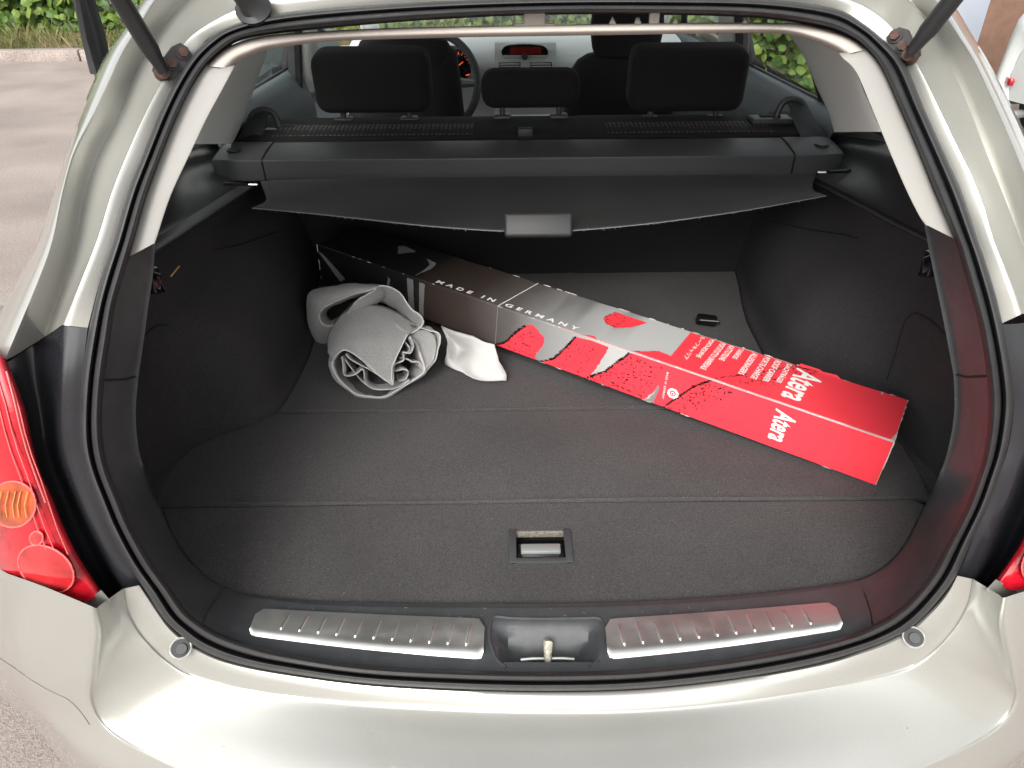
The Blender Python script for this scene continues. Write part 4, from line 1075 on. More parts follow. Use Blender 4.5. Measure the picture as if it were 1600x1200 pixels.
for u0, u1 in ((779, 813), (828, 862)):
    vt = drect('air_vent', u0, 97.5, u1, 112, 'gloss_black', ds, yc - .001, .004, .001)
    for k in range(4): drect('slat', u0 + 1, 99.5 + k * 3.4, u1 - 1, 100.6 + k * 3.4, 'dash', vt, yc - .005, .006, .0005)
drect('console_tray', 783, 180, 864, 187, 'silver_trim', ds, 2.9, .02, .003)
# instrument cluster and steering wheel
sw = empty('steering_wheel', (0, 0, 0)); INV.pop(sw.name, None); sw.parent = car; sw.matrix_parent_inverse = INV[car.name]
wc_ = Vector((-.335, 2.98, .915)); wt = Matrix.Rotation(R(-24), 3, 'X')
def WP(a, r_, o=0): return wc_ + wt @ Vector((r_ * math.cos(a), o, r_ * math.sin(a)))
tube('wheel_rim', [WP(2 * math.pi * k / 48, .185) for k in range(48)], .015, 'grey_plastic', sw, seg=10, closed=True)
for a_ in (0, math.pi):
    tube('spoke', [WP(a_, .175), WP(a_ + .05, .10, .02), WP(a_ + .1, .05, .02)], [.012, .022, .028], 'wheel_grey', sw, seg=8)
tube('spoke', [WP(-math.pi / 2, .175), WP(-math.pi / 2, .05, .02)], [.014, .03], 'wheel_grey', sw, seg=8)
bm = bmesh.new(); cyl_bm(bm, WP(0, 0, -.01), wt @ Vector((0, 1, 0)), .075, .05, 24); bobj('hub', bm, 'dash_dark', sw)
ic = rbox('instrument_cluster', (-.335, 3.24, .945), (.30, .06, .13), 'gloss_black', ds, .03)
for k in range(8):
    a_ = R(140 - k * 18); c = Vector((-.235, 3.195, .94))
    tube('gauge_tick', [c + Vector((.042 * math.cos(a_), 0, .042 * math.sin(a_))), c + Vector((.052 * math.cos(a_), 0, .052 * math.sin(a_)))], .0019 if k % 3 == 0 else .0009, 'gauge_red', ic, seg=5)
tube('gauge_needle', [(-.235, 3.195, .94), (-.215, 3.195, .955)], .002, 'gauge_red', ic, seg=5)
tube('gauge_mark', [(-.205, 3.19, .905), (-.19, 3.19, .908)], .003, 'gauge_red', ic, seg=5)

# ------------------------------------------------------------------ tailgate (up, over the camera) and its struts
tg = empty('tailgate', (0, 0, 0)); INV.pop(tg.name, None); tg.parent = car; tg.matrix_parent_inverse = INV[car.name]
sl_ = R(45)
def TG(x, s, off): return Vector((x, 1.0 - s * math.cos(sl_) - off * math.sin(sl_) * -1 * 0, 1.50 + s * math.sin(sl_) + off))
loft('outer_panel', [[TG(x * w, s, .05 - abs(x) ** 2 * .06) for x in (-1, -.5, 0, .5, 1)] for s, w in ((.58, .62), (.60, .62), (.8, .62), (.98, .55), (1.0, .5))], 'paint', tg, su=3, sv=2)
loft('rear_window', [[TG(x * w, s, .045 - abs(x) ** 2 * .06) for x in (-1, -.5, 0, .5, 1)] for s, w in ((.08, .48), (.3, .51), (.59, .56))], 'glass', tg, su=3, sv=2)
for sg_ in (-1, 1): tube('window_surround', [TG(sg_ * .51, 0, .0), TG(sg_ * .54, .3, .0), TG(sg_ * .60, .6, .0)], .035, 'paint', tg, seg=10)
tube('window_surround', [TG(-.51, .02, .02), TG(0, .02, .05), TG(.51, .02, .02)], .035, 'paint', tg, seg=10)
loft('inner_trim', [[TG(x * w, s, -.02 - abs(x) ** 2 * .03) for x in (-1, -.5, 0, .5, 1)] for s, w in ((.60, .60), (.7, .60), (.8, .60), (.97, .53))], 'black_plastic', tg, su=3, sv=2)
for sgn, (bu, bv), (mu_, mv_) in ((-1, (256, 112), (270, 95)), (1, (1422, 83), (1408, 70))):
    b0 = onO(bu, bv, -.030)
    if sgn < 0: topp = Vector((-.52, .72, 1.80))
    else: topp = Vector((.575, .72, 1.80))
    st_ = tube('gas_strut', [b0, b0.lerp(topp, .03), b0.lerp(topp, .05), b0.lerp(topp, .6)], [.006, .0075, .0095, .0095], 'strut', car, seg=14, label='black gas strut holding up the tailgate')
    tube('piston_rod', [b0.lerp(topp, .6), topp], .005, 'chrome', st_, seg=10)
    # bracket plate with two bolts
    o1, o2 = ((252, 116), (287, 80)) if sgn < 0 else ((1424, 90), (1398, 55))
    c1, c2 = onO(*o1, -.004), onO(*o2, -.004)
    ax = (c2 - c1); nn = (CAM - c1).normalized(); nn = (nn - ax.normalized() * nn.dot(ax.normalized())).normalized(); sd = ax.normalized().cross(nn)
    bm = bmesh.new()
    prof_ = [(-.14, 0), (-.10, .6), (.1, .85), (.5, .8), (.85, .95), (1.1, .6), (1.16, 0), (1.1, -.6), (.85, -.8), (.5, -.7), (.1, -.85), (-.1, -.6)]
    lo = [bm.verts.new(c1 + ax * t + sd * (w * .014) - nn * .006) for t, w in prof_]; hi = [bm.verts.new(c1 + ax * t + sd * (w * .013) + nn * .003) for t, w in prof_]
    bm.faces.new(hi); bm.faces.new(lo[::-1])
    for i in range(len(lo)): bm.faces.new((lo[i], lo[(i + 1) % len(lo)], hi[(i + 1) % len(lo)], hi[i]))
    bk = bobj('strut_bracket', bm, 'bracket', car, angle=30)
    for t in (.45, .92):
        p = c1 + ax * t + nn * .004
        bm = bmesh.new(); cyl_bm(bm, p, nn, .0075, .003, 18); w_ = bobj('washer', bm, 'bracket', bk)
        bm = bmesh.new(); cyl_bm(bm, p + nn * .004, nn, .0052, .006, 6); bobj('bolt', bm, 'rust', bk, smooth=False)
    bm = bmesh.new(); cyl_bm(bm, c1 + ax * .03 + nn * .008, nn, .0085, .016, 14, r2=.007); bobj('ball_stud', bm, 'rust', bk)
# rubber stop on the roof flange
rs0 = onO(398, 18, -.012)
rsb = tube('rubber_stop', [rs0, rs0 + Vector((0, -.004, .004)), rs0 + Vector((0, -.006, .006)), rs0 + Vector((-.004, -.014, .014)), rs0 + Vector((-.008, -.03, .03))], [.019, .020, .014, .011, .010], 'rubber', car, seg=18)
# ------------------------------------------------------------------ load cover (a thing of its own: it lifts out)
cc = empty('load_cover', (0, 1.68, .95), 'black roller load cover with frayed fabric pulled out a little', 'load cover')
def cprof(x, sgn=0):
    dz = .0
    return [Vector((x, y, z + dz)) for y, z in ((1.656, .962), (1.651, .968), (1.649, 1.004), (1.654, 1.0105), (1.70, 1.017), (1.750, 1.020), (1.758, 1.014), (1.757, .97), (1.74, .955), (1.69, .952))]
xe = [-.585, -.3, 0, .3, .600]
g_ = [cprof(x) + [cprof(x)[0]] for x in xe]
loft('cassette', [[c[k] for c in g_] for k in range(len(g_[0]))], 'grey_plastic', cc, su=2, sv=3, angle=50, label='dark grey cassette of the load cover')
for sgn, xa in ((-1, -.588), (1, .603)):
    sec = []
    for t, sc in ((0, 1.03), (.05, 1.03), (.10, .98), (.118, .80)):
        x = xa + sgn * t
        pc = Vector((x, 1.705, .985))
        sec.append([pc + Vector((0, (p.y - 1.705) * sc + (.0 if t < .1 else .01), (p.z - .985) * sc)) for p in cprof(x)])
    sec.append([Vector((xa + sgn * .121, 1.715, .985))] * 10)
    ec = loft('end_cap', [s_ for s_ in sec], 'grey_plastic', cc, su=3, sv=2, closed=True, angle=50)
    tube('cap_gap', [p + (p - Vector((xa, 1.705, .985))).normalized() * .0015 for p in cprof(xa - sgn * .001)[:7]], .0022, 'rubber_groove', ec, seg=6)
    cyl = bmesh.new(); cyl_bm(cyl, (xa + sgn * .075, 1.70, 1.0195), (0, 0, 1), .016, .003, 20); bobj('release_button', cyl, 'dash_dark', ec)
    # guide pin at the end of the pull bar
    p = atY(398 if sgn < 0 else 1281, 289 if sgn < 0 else 270, 1.58)
    tube('guide_pin', [p + Vector((-sgn * .006, 0, 0)), p + Vector((sgn * .012, 0, 0))], .004, 'chrome', cc, seg=10)
    tube('guide_rod', [p + Vector((sgn * .02, .005, 0)), p + Vector((sgn * .07, .01, 0))], .004, 'gloss_black', cc, seg=8)
# fabric
top = [(408, 286, 1.645), (520, 283, 1.645), (700, 280, 1.645), (842, 279, 1.645), (1000, 278, 1.645), (1150, 276, 1.645), (1275, 273, 1.645)]
edg = [(394, 325, 1.47), (520, 337, 1.44), (690, 355, 1.40), (842, 362, 1.39), (990, 352, 1.40), (1150, 331, 1.44), (1291, 306, 1.47)]
T3 = [atY(*p) for p in top]; E3 = [atY(*p) for p in edg]
T0 = [p + Vector((0, .02, .012)) for p in T3]
rails = [T0, T3]
for f, sag in ((.3, .006), (.6, .008), (.85, .003)):
    rails.append([p.lerp(q, f) + Vector((0, 0, -sag)) for p, q in zip(T3, E3)])
rails[2][0].x += .012; rails[3][0].x += .020; rails[4][0].x += .010
rails[2][-1].x -= .012; rails[3][-1].x -= .016; rails[4][-1].x -= .008
rails.append(E3)
fg = loftgrid(rails, 10, 4)
fgm = gridobj('fabric', fg, 'cover_vinyl', cc, angle=80, thick=.0022, label='dark grey vinyl cover fabric with a frayed edge')
# frayed threads and a pale edge
bm = bmesh.new(); rn = random.Random(3)
ed = [c[-1] for c in fg]
tube_bm(bm, [p + Vector((0, -.0006, .0)) for p in ed], .0010, seg=5)
for i in range(260):
    t = rn.random() * (len(ed) - 1.01); k = int(t); p = ed[k].lerp(ed[k + 1], t - k)
    dv = Vector((rn.gauss(0, 1), rn.gauss(-.6, .5), rn.gauss(-.4, .5))); dv.normalize()
    L = rn.uniform(.001, .006)
    tube_bm(bm, [p, p + dv * L], [.0006, .0003], seg=4)
bobj('frayed_threads', bm, 'frayed', cc, kind='stuff')
# pull handle
a = atY(788, 340, 1.385); b_ = atY(893, 370, 1.385)
hb_ = rbox('cover_handle', ((a.x + b_.x) / 2, 1.385, (a.z + b_.z) / 2 + .004), (b_.x - a.x, .030, .046), 'handle_plastic', cc, .006, Matrix.Rotation(R(-28), 3, 'X'), label='plastic pull handle of the load cover')

# ------------------------------------------------------------------ long cardboard box
P0 = Vector((.578, .958, ZF + .001)); 
pr_ = atZ(1368, 760, ZF)
BH, BW = .096, .141
nearR = pr_.copy()
lt = atY(493, 382, 1.648)                      # top near left corner
nearL = lt - Vector((0, 0, BH))
e1 = (nearR - nearL); BL = e1.length; ex = e1.normalized()
farR = atZ(1414, 624, ZF + BH)
ey = Vector((-ex.y, ex.x, 0)).normalized(); ez = ex.cross(ey).normalized()
BXM = Matrix(((ex.x, ey.x, ez.x, nearL.x), (ex.y, ey.y, ez.y, nearL.y), (ex.z, ey.z, ez.z, nearL.z + .0015), (0, 0, 0, 1)))
bx = empty('cardboard_box', (0, 0, 0), 'long red and black roof bar carton lying diagonally across the load floor', 'box', world=False)
bx.matrix_world = BXM; BXI = BXM.inverted()
def bl(u, v, face):
    if face == 'top': p = atP(u, v, BXM @ Vector((0, 0, BH)), ez)
    else: p = atP(u, v, BXM @ Vector((0, 0, 0)), ey)
    return BXI @ p
EPS = .0004
# carton body: wall panels with slightly dented edges, printed in grey to black
m, nt, b, tc = mat('carton_print', (.3, .3, .3), .36, coat=.15, coatr=.3)
sx_ = N(nt, 'ShaderNodeSeparateXYZ'); nt.links.new(tc.outputs['Object'], sx_.inputs[0])
no = N(nt, 'ShaderNodeTexNoise'); no.inputs['Scale'].default_value = 14; no.inputs['Detail'].default_value = 4
nt.links.new(tc.outputs['Object'], no.inputs['Vector'])
ad = N(nt, 'ShaderNodeMath', operation='MULTIPLY_ADD'); nt.links.new(no.outputs['Fac'], ad.inputs[0]); ad.inputs[1].default_value = .05; nt.links.new(sx_.outputs['X'], ad.inputs[2])
mr = N(nt, 'ShaderNodeMapRange'); mr.inputs[2].default_value = BL; nt.links.new(ad.outputs[0], mr.inputs[0])
rp_ = N(nt, 'ShaderNodeValToRGB'); el = rp_.color_ramp.elements
el[0].position = 0; el[0].color = (.010, .010, .010, 1); el[1].position = 1; el[1].color = (.42, .42, .41, 1)
for pos, c in ((.24, (.012, .012, .012)), (.27, (.035, .026, .022)), (.36, (.045, .034, .03)), (.44, (.10, .09, .085)), (.52, (.25, .25, .245)), (.62, (.42, .42, .41))):
    k = el.new(pos); k.color = (*c, 1)
nt.links.new(mr.outputs[0], rp_.inputs[0]); nt.links.new(rp_.outputs[0], b.inputs['Base Color'])
bp = N(nt, 'ShaderNodeBump'); bp.inputs['Strength'].default_value = .25; bp.inputs['Distance'].default_value = .004
n4 = N(nt, 'ShaderNodeTexNoise'); n4.inputs['Scale'].default_value = 9; nt.links.new(tc.outputs['Object'], n4.inputs['Vector']); nt.links.new(n4.outputs['Fac'], bp.inputs['Height']); nt.links.new(bp.outputs[0], b.inputs['Normal'])
def cartonmesh():
    bm = bmesh.new(); rn = random.Random(5)
    n = 60; rings = []
    for i in range(n + 1):
        x = BL * i / n
        j = lambda s: rn.uniform(-s, s)
        pts = []
        for (y, z, dy, dz) in ((0, 0, 1, 1), (BW, 0, -1, 1), (BW, BH, -1, -1), (0, BH, 1, -1)):
            e = .0016
            w = .0010 if (y > 0 and z > 0) else .0004
            a_, c_ = Vector((x, y + dy * e, z)), Vector((x, y, z + dz * e))
            if (y == 0) == (z == 0): a_, c_ = c_, a_
            pts += [a_ + Vector((0, 0, j(w))), c_ + Vector((0, 0, j(w)))]
        rings.append([bm.verts.new(p) for p in pts])
    for A, B in zip(rings, rings[1:]):
        for k in range(8): bm.faces.new((A[k], A[(k + 1) % 8], B[(k + 1) % 8], B[k]))
    bm.faces.new(rings[0]); bm.faces.new(rings[-1][::-1])
    return bm
bobj('carton', cartonmesh(), 'carton_print', bx, angle=30)
rn = random.Random(21)
def rough_poly(pts, amp, step, ragged):
    out = []
    n = len(pts)
    for i in range(n):
        a, b2 = Vector(pts[i]), Vector(pts[(i + 1) % n]); L = (b2 - a).length; k = max(1, int(L / step)) if ragged[i] else 1
        nrm = Vector((-(b2 - a).y, (b2 - a).x)).normalized()
        for j in range(k):
            p = a.lerp(b2, j / k)
            if ragged[i] and j > 0: p = p + nrm * rn.uniform(-amp, amp)
            out.append(p)
    return out
def clampp(p, face):
    if face == 'top': return Vector((min(max(p.x, .001), BL - .0008), min(max(p.y, .0018), BW - .0016)))
    return Vector((min(max(p.x, .001), BL - .0008), min(max(p.z if len(p) > 2 else p.y, .0016), BH - .0018)))
def printp(name, px, face, mat_, lvl=1, ragged=None, amp=.0014, step=.004, parent=None):
    q = [clampp(bl(u, v, face), face) for u, v in px]
    q = rough_poly(q, amp, step, ragged or [1] * len(q))
    q = [clampp(Vector((p.x, p.y, p.y)), face) if face != 'top' else clampp(p, face) for p in q]
    P3 = [Vector((p.x, p.y, BH + EPS * lvl + .0004)) if face == 'top' else Vector((p.x, -EPS * lvl - .0004, p.y)) for p in q]
    return poly(name, P3, mat_, parent or bx)
# red artwork
printp('red_print', [(1079, 520), (1480, 610), (1470, 700), (1390, 690), (1062, 577), (1047, 558)], 'top', 'print_red', 1, [0, 0, 0, 0, 1, 0])
printp('red_print', [(1029, 606), (1032, 560), (1410, 690), (1380, 770), (1018, 645)], 'front', 'print_red', 1, [1, 0, 0, 0, 0])
printp('red_stroke', [(774, 548), (790, 534), (806, 519), (822, 508), (833, 508), (842, 517), (851, 528), (848, 541), (838, 552), (838, 562), (830, 576)], 'front', 'print_red', 1, [1] * 9 + [0, 0])
printp('red_stroke', [(844, 577), (866, 560), (885, 542), (900, 526), (925, 532), (951, 542), (938, 566), (922, 588), (912, 602)], 'front', 'print_red', 1, [1, 1, 1, 0, 0, 1, 1, 1, 0])
printp('red_stroke', [(899, 527), (915, 524), (929, 526), (931, 533), (950, 538), (952, 545)], 'top', 'print_red', 1, [1, 1, 1, 1, 0, 0], amp=.002)
printp('red_stroke', [(914, 601), (945, 580), (968, 563), (986, 550), (1040, 568), (1045, 580), (1034, 596), (1022, 612), (1003, 640)], 'front', 'print_red', 2, [1, 1, 1, 0, 0, 1, 1, 1, 0])
printp('red_stroke', [(985, 552), (1005, 550), (1030, 549), (1048, 557), (1062, 577), (1050, 578)], 'top', 'print_red', 2, [1, 1, 1, 0, 0, 0])
printp('red_stroke', [(942, 497), (950, 494), (962, 488), (1012, 505), (1000, 508), (985, 512), (962, 513), (948, 507)], 'top', 'print_red', 1, [1, 1, 0, 0, 1, 1, 1, 1])
# black ink flecks
def flecks(name, face, px, n, size, lvl=3):
    q = [clampp(bl(u, v, face), face) for u, v in px]
    V, Fc = [], []
    for i in range(n):
        t = rn.random() * (len(q) - 1); k = int(t); p = q[k].lerp(q[k + 1], t - k) + Vector((rn.gauss(0, .001), rn.gauss(0, .001)))
        L = rn.uniform(.3, 1) * size; a_ = rn.uniform(-.9, .3); K = len(V)
        for j in range(5):
            b2 = a_ + 2 * math.pi * j / 5; r_ = L * (1 if j in (0, 3) else .45) * rn.uniform(.5, 1)
            w = clampp(Vector((p.x + r_ * math.cos(b2), p.y + r_ * math.sin(b2), p.y + r_ * math.sin(b2))), face) if face != 'top' else clampp(Vector((p.x + r_ * math.cos(b2), p.y + r_ * math.sin(b2))), face)
            V.append(Vector((w.x, w.y, BH + .0004 + EPS * lvl)) if face == 'top' else Vector((w.x, -.0004 - EPS * lvl, w.y)))
        Fc.append(tuple(range(K, K + 5)))
    obj(name, V, Fc, 'print_black', bx, smooth=False, kind='stuff')
def fleck_area(name, face, px, n, size, fall=None):
    q = [clampp(bl(u, v, face), face) for u, v in px]
    V, Fc = [], []
    def inside(p):
        c = False
        for i in range(len(q)):
            a, b2 = q[i], q[i - 1]
            if (a.y > p.y) != (b2.y > p.y) and p.x < (b2.x - a.x) * (p.y - a.y) / (b2.y - a.y) + a.x: c = not c
        return c
    x0, x1 = min(p.x for p in q), max(p.x for p in q); y0, y1_ = min(p.y for p in q), max(p.y for p in q)
    c = 0; tries = 0
    while c < n and tries < n * 60:
        tries += 1
        p = Vector((rn.uniform(x0, x1), rn.uniform(y0, y1_)))
        if not inside(p): continue
        c += 1; L = rn.uniform(.25, 1) ** 1.3 * size * 1.45; a_ = rn.uniform(0, 6.28); K = len(V)
        for j in range(5):
            b2 = a_ + 2 * math.pi * j / 5; r_ = L * rn.uniform(.3, 1)
            w = Vector((p.x + r_ * math.cos(b2), p.y + .7 * r_ * math.sin(b2)))
            w.y = min(max(w.y, .002), (BW if face == 'top' else BH) - .002)
            V.append(Vector((w.x, w.y, BH + .0004 + EPS * 3)) if face == 'top' else Vector((w.x, -.0004 - EPS * 3, w.y)))
        Fc.append(tuple(range(K, K + 5)))
    obj(name, V, Fc, 'print_black', bx, smooth=False, kind='stuff')
for px in ([(774, 548), (790, 534), (806, 519), (822, 508)], [(844, 577), (866, 560), (885, 542), (900, 526)], [(914, 601), (945, 580), (968, 563), (986, 550)], [(1035, 640), (1060, 620), (1085, 603), (1112, 590)]):
    flecks('ink_flecks', 'front', px, 170, .0046)
flecks('ink_flecks', 'top', [(1112, 593), (1150, 588), (1200, 580), (1240, 573), (1280, 577)], 80, .0042)
flecks('ink_flecks', 'top', [(945, 500), (948, 507), (962, 512)], 30, .003)
flecks('ink_flecks', 'top', [(945, 497), (955, 491), (962, 489)], 20, .003)
flecks('ink_flecks', 'top', [(985, 552), (1005, 550), (1030, 549)], 25, .002)
fleck_area('ink_flecks', 'front', [(780, 548), (825, 514), (845, 525), (836, 570)], 110, .0022)
fleck_area('ink_flecks', 'front', [(850, 578), (900, 532), (940, 545), (905, 595)], 90, .0022)
fleck_area('ink_flecks', 'front', [(920, 600), (988, 556), (1038, 572), (1000, 632)], 260, .0026)
fleck_area('ink_flecks', 'front', [(1040, 640), (1112, 594), (1150, 608), (1090, 652)], 150, .0024)
fleck_area('ink_flecks', 'front', [(1040, 640), (1112, 594), (1180, 618), (1120, 660)], 70, .0014)
fleck_area('ink_flecks', 'top', [(1120, 592), (1240, 575), (1290, 580), (1200, 608)], 80, .003)
fleck_area('ink_flecks', 'top', [(947, 500), (965, 490), (990, 502), (962, 511)], 25, .0022)
# pale torn strip in the artwork
printp('grey_gap', [(1028, 604), (1031, 606), (1018, 644), (1004, 640), (1016, 622)], 'front', 'print_silver', 3, [0, 0, 0, 1, 1])
# photograph of the bar end, printed at the dark end
for px, fc in (([(496, 392), (504, 396), (540, 436), (532, 440)], 'front'), ([(636, 434), (646, 437), (648, 500), (640, 498)], 'front'), ([(655, 441), (664, 444), (662, 510), (656, 508)], 'front'), ([(606, 432), (610, 436), (608, 450), (605, 446)], 'front'),
               ([(622, 385), (632, 384), (650, 394), (622, 397)], 'top'), ([(666, 404), (682, 412), (674, 421), (648, 431), (662, 423), (672, 414)], 'top')):
    printp('silver_print', px, fc, 'print_silver', 1, amp=.0008, step=.006)
# writing
def textmesh(body, size, bold=0.0, shear=0.0, spacing=1.0, sx=1.0):
    cu = bpy.data.curves.new('lettering', 'FONT'); cu.body = body; cu.size = size; cu.offset = bold; cu.shear = shear; cu.space_character = spacing; cu.align_x = 'LEFT'; cu.align_y = 'BOTTOM'
    cu.resolution_u = 3
    to = bpy.data.objects.new('lettering', cu); col.objects.link(to)
    bpy.context.view_layer.update()
    dg = bpy.context.evaluated_depsgraph_get()
    me = bpy.data.meshes.new_from_object(to.evaluated_get(dg)); bpy.data.objects.remove(to); bpy.data.curves.remove(cu)
    return me
def write(body, org, xd, yd_, width, height, face, mat_='print_white', bold=0.0, shear=0.0, spacing=1.0, lvl=4):
    """lettering stretched to width x height, laid on a box face; org = lower left corner of the text in box coordinates"""
    me = textmesh(body, 1.0, bold, shear, spacing)
    if not me.vertices: return None
    x0, x1 = min(v.co.x for v in me.vertices), max(v.co.x for v in me.vertices); y0, y1_ = min(v.co.y for v in me.vertices), max(v.co.y for v in me.vertices)
    nrm = Vector((0, 0, 1)) if face == 'top' else Vector((0, -1, 0))
    for v in me.vertices:
        a = (v.co.x - x0) / (x1 - x0) * width; c = (v.co.y - y0) / (y1_ - y0) * height
        v.co = org + xd * a + yd_ * c + nrm * (EPS * lvl + .0004)
    finish(me, mat_, False)
    return link('lettering', me, bx)
X, Y, Z = Vector((1, 0, 0)), Vector((0, 1, 0)), Vector((0, 0, 1))
a = bl(674, 446, 'top'); b2 = bl(900, 519, 'top')
yo = max(.006, min(a.y, b2.y))
o_ = write('MADE IN GERMANY', Vector((a.x, yo, BH)), X, Y, b2.x - a.x, .0135, 'top', bold=.03, spacing=1.75)
# maker's name, reading down towards the sill: x runs to -Y, letter tops point to +X
a = bl(1278, 585, 'top'); b2 = bl(1250, 592, 'top')
cx_ = bl(1248, 615, 'top')
write('Atera', Vector((bl(1246, 612, 'top').x - .022, BW - .012, BH)), -Y, X, BW - .030, .050, 'top', bold=.022, shear=.2, spacing=1.0)
cxf = bl(1220, 672, 'front')
write('Atera', Vector((cxf.x - .018, 0, BH - .012)), -Z, X, BH - .030, .038, 'front', bold=.022, shear=.2, spacing=1.0)
lines = ['DACHTRÄGER', 'ROOF CARRIER', 'PORTE-CHARGE', 'ALLESDRAGERS', 'TAKRÄCKE', 'KATTOTELINE', 'PORTATUTTO UNIVERSALE', 'PORTA-EQUIPAJE']
us = [(1222, 592), (1204, 585), (1186, 580), (1167, 573), (1150, 560), (1133, 557), (1113, 560), (1098, 550)]
wd = [.075, .084, .088, .087, .042, .062, .112, .078]
for body, (u, v), w in zip(lines, us, wd):
    c = bl(u, v, 'top')
    write(body, Vector((c.x - .0065, BW - .010, BH)), -Y, X, w, .0115, 'top', bold=.02)
c = bl(1083, 545, 'top')
write('ルーフキャリア', Vector((c.x - .004, BW - .008, BH)), -Y, X, .10, .010, 'top', bold=.01)
c = bl(1041, 600, 'front')
write('MADE IN GERMANY', Vector((c.x - .003, 0, BH - .016)), -Z, X, .060, .0045, 'front', bold=.005, spacing=1.5)
# octagonal emblem
c = bl(1052, 614, 'front')
for r_, lv, mt, K in ((.0115, 4, 'print_white', 8), (.0062, 5, 'print_red', 12), (.0036, 6, 'print_white', 12), (.0022, 7, 'print_red', 10)):
    poly('emblem', [Vector((c.x + r_ * math.cos(2 * math.pi * (k + .5) / K), -.0004 - EPS * lv, c.z + r_ * math.sin(2 * math.pi * (k + .5) / K))) for k in range(K)], mt, bx)
# worn white edges
bm = bmesh.new(); rn2 = random.Random(9)
def wear(p, q, n, w):
    for i in range(n):
        t = rn2.random(); L = rn2.uniform(.003, .02) / (q - p).length
        a_ = p.lerp(q, t); c_ = p.lerp(q, min(1, t + L))
        tube_bm(bm, [a_, a_.lerp(c_, .5), c_], [w * .3, w * rn2.uniform(.5, 1.1), w * .3], seg=4)
A_, B_ = Vector((0, .0003, BH - .0003)), Vector((BL, .0003, BH - .0003))
wear(A_, B_, 30, .0008)
wear(Vector((BL * .3, BW, BH)), Vector((BL, BW, BH)), 24, .0009)
wear(Vector((BL, 0, 0)), Vector((BL, 0, BH)), 12, .0016); wear(Vector((BL, 0, BH)), Vector((BL, BW, BH)), 14, .0014); wear(Vector((0, 0, 0)), Vector((0, 0, BH)), 10, .0012); wear(Vector((BL * .4, 0, 0)), Vector((BL, 0, 0)), 8, .0007)
bobj('worn_edges', bm, 'card_worn', bx, kind='stuff')
tube('crease', [A_.lerp(B_, .50), B_], .00045, 'card_pink', bx, seg=5)
# folds across the carton, and a torn flap on the far edge
for u1, v1, u2, v2 in ((770, 484, 828, 452),):
    a, c = bl(u1, v1, 'top'), bl(u2, v2, 'top')
    tube('fold_line', [Vector((a.x, .002, BH + .0004)), Vector((c.x, BW - .002, BH + .0004))], .0009, 'card_worn', bx, seg=4)
    tube('fold_line', [Vector((a.x, -.0004, BH - .002)), Vector((a.x - .004, -.0004, .002))], .0007, 'print_silver', bx, seg=4)
xt = bl(1290, 582, 'top').x
obj('torn_flap', [Vector((xt - .05, BW - .004, BH + .001)), Vector((xt + .03, BW - .004, BH + .001)), Vector((xt + .02, BW + .003, BH + .003)), Vector((xt - .005, BW + .001, BH + .002)), Vector((xt - .012, BW + .004, BH + .003)), Vector((xt - .045, BW + .004, BH + .003))], [(0, 1, 2, 3, 4, 5)], 'print_red', bx, smooth=False)

# ------------------------------------------------------------------ bundled grey cloth
cl = empty('cloth_bundle', tuple(atZ(590, 610, ZF)), 'rolled grey fleece cloth with pale lining beside the carton', 'cloth')
from mathutils import noise as _n
def wob(p): return p + _n.noise_vector(p * 22) * .0042 + _n.noise_vector(p * 70) * .0013
def hem(name, pts, r_, mat_, par, **kw): return tube(name, [wob(p) for p in pts], r_, mat_, par, **kw)
def sheet(name, rails, mat_, su=4, sv=4, closed=False, thick=.0024):
    o = gridobj(name, [[wob(p) for p in c] for c in loftgrid(rails, su, sv, closed)], mat_, cl, closed=closed, angle=0, thick=thick)
    return o
def Y3(L): return [atY(*p) for p in L]
# front tongue over the mouth of the roll
sheet('tongue', [Y3([(512, 530, 1.37), (528, 496, 1.41), (560, 476, 1.43), (600, 480, 1.43), (636, 497, 1.41), (652, 514, 1.37)]),
                 Y3([(513, 545, 1.31), (528, 517, 1.335), (562, 505, 1.345), (600, 508, 1.345), (628, 514, 1.335), (644, 518, 1.32)]),
                 Y3([(516, 556, 1.27), (531, 533, 1.285), (566, 535, 1.275), (604, 550, 1.27), (621, 538, 1.28), (640, 521, 1.29)]),
                 Y3([(520, 565, 1.25), (539, 546, 1.25), (576, 571, 1.225), (612, 603, 1.195), (613, 573, 1.225), (636, 522, 1.265)])], 'fleece', 5, 5)
hem('tongue_hem', dense(Y3([(520, 565, 1.249), (527, 552, 1.249), (539, 546, 1.249), (557, 556, 1.238), (576, 571, 1.224), (596, 588, 1.208), (612, 603, 1.194), (611, 590, 1.207), (613, 573, 1.224), (624, 547, 1.245), (636, 522, 1.264)]), 3), .0011, 'cloth_white', cl, seg=6)
RIM = [(520, 565), (522, 581), (531, 596), (545, 608), (562, 617), (596, 621), (625, 606), (654, 589), (663, 576), (655, 549), (643, 528), (610, 505), (565, 505), (532, 530)]
RY = [1.25, 1.24, 1.235, 1.23, 1.228, 1.228, 1.235, 1.245, 1.25, 1.275, 1.30, 1.36, 1.36, 1.31]
cxm, cym = 590, 563
def shr(f, dy, oy=0): return [atY(cxm + (u - cxm) * f, cym + oy + (v - cym) * f, y + dy) for (u, v), y in zip(RIM, RY)]
sheet('lining', [shr(1, 0), shr(.93, .03), shr(.80, .09), shr(.6, .14), shr(.3, .17)], 'cloth_white', 4, 3, True)
sheet('roll', [shr(1, .0), shr(1.05, .01, -1), shr(1.06, .06, -6), shr(.98, .14, -16), shr(.8, .20, -30)], 'fleece', 4, 3, True)
hem('roll_hem', dense(shr(1, -.002), 3, True), .0011, 'cloth_white', cl, seg=6, closed=True)
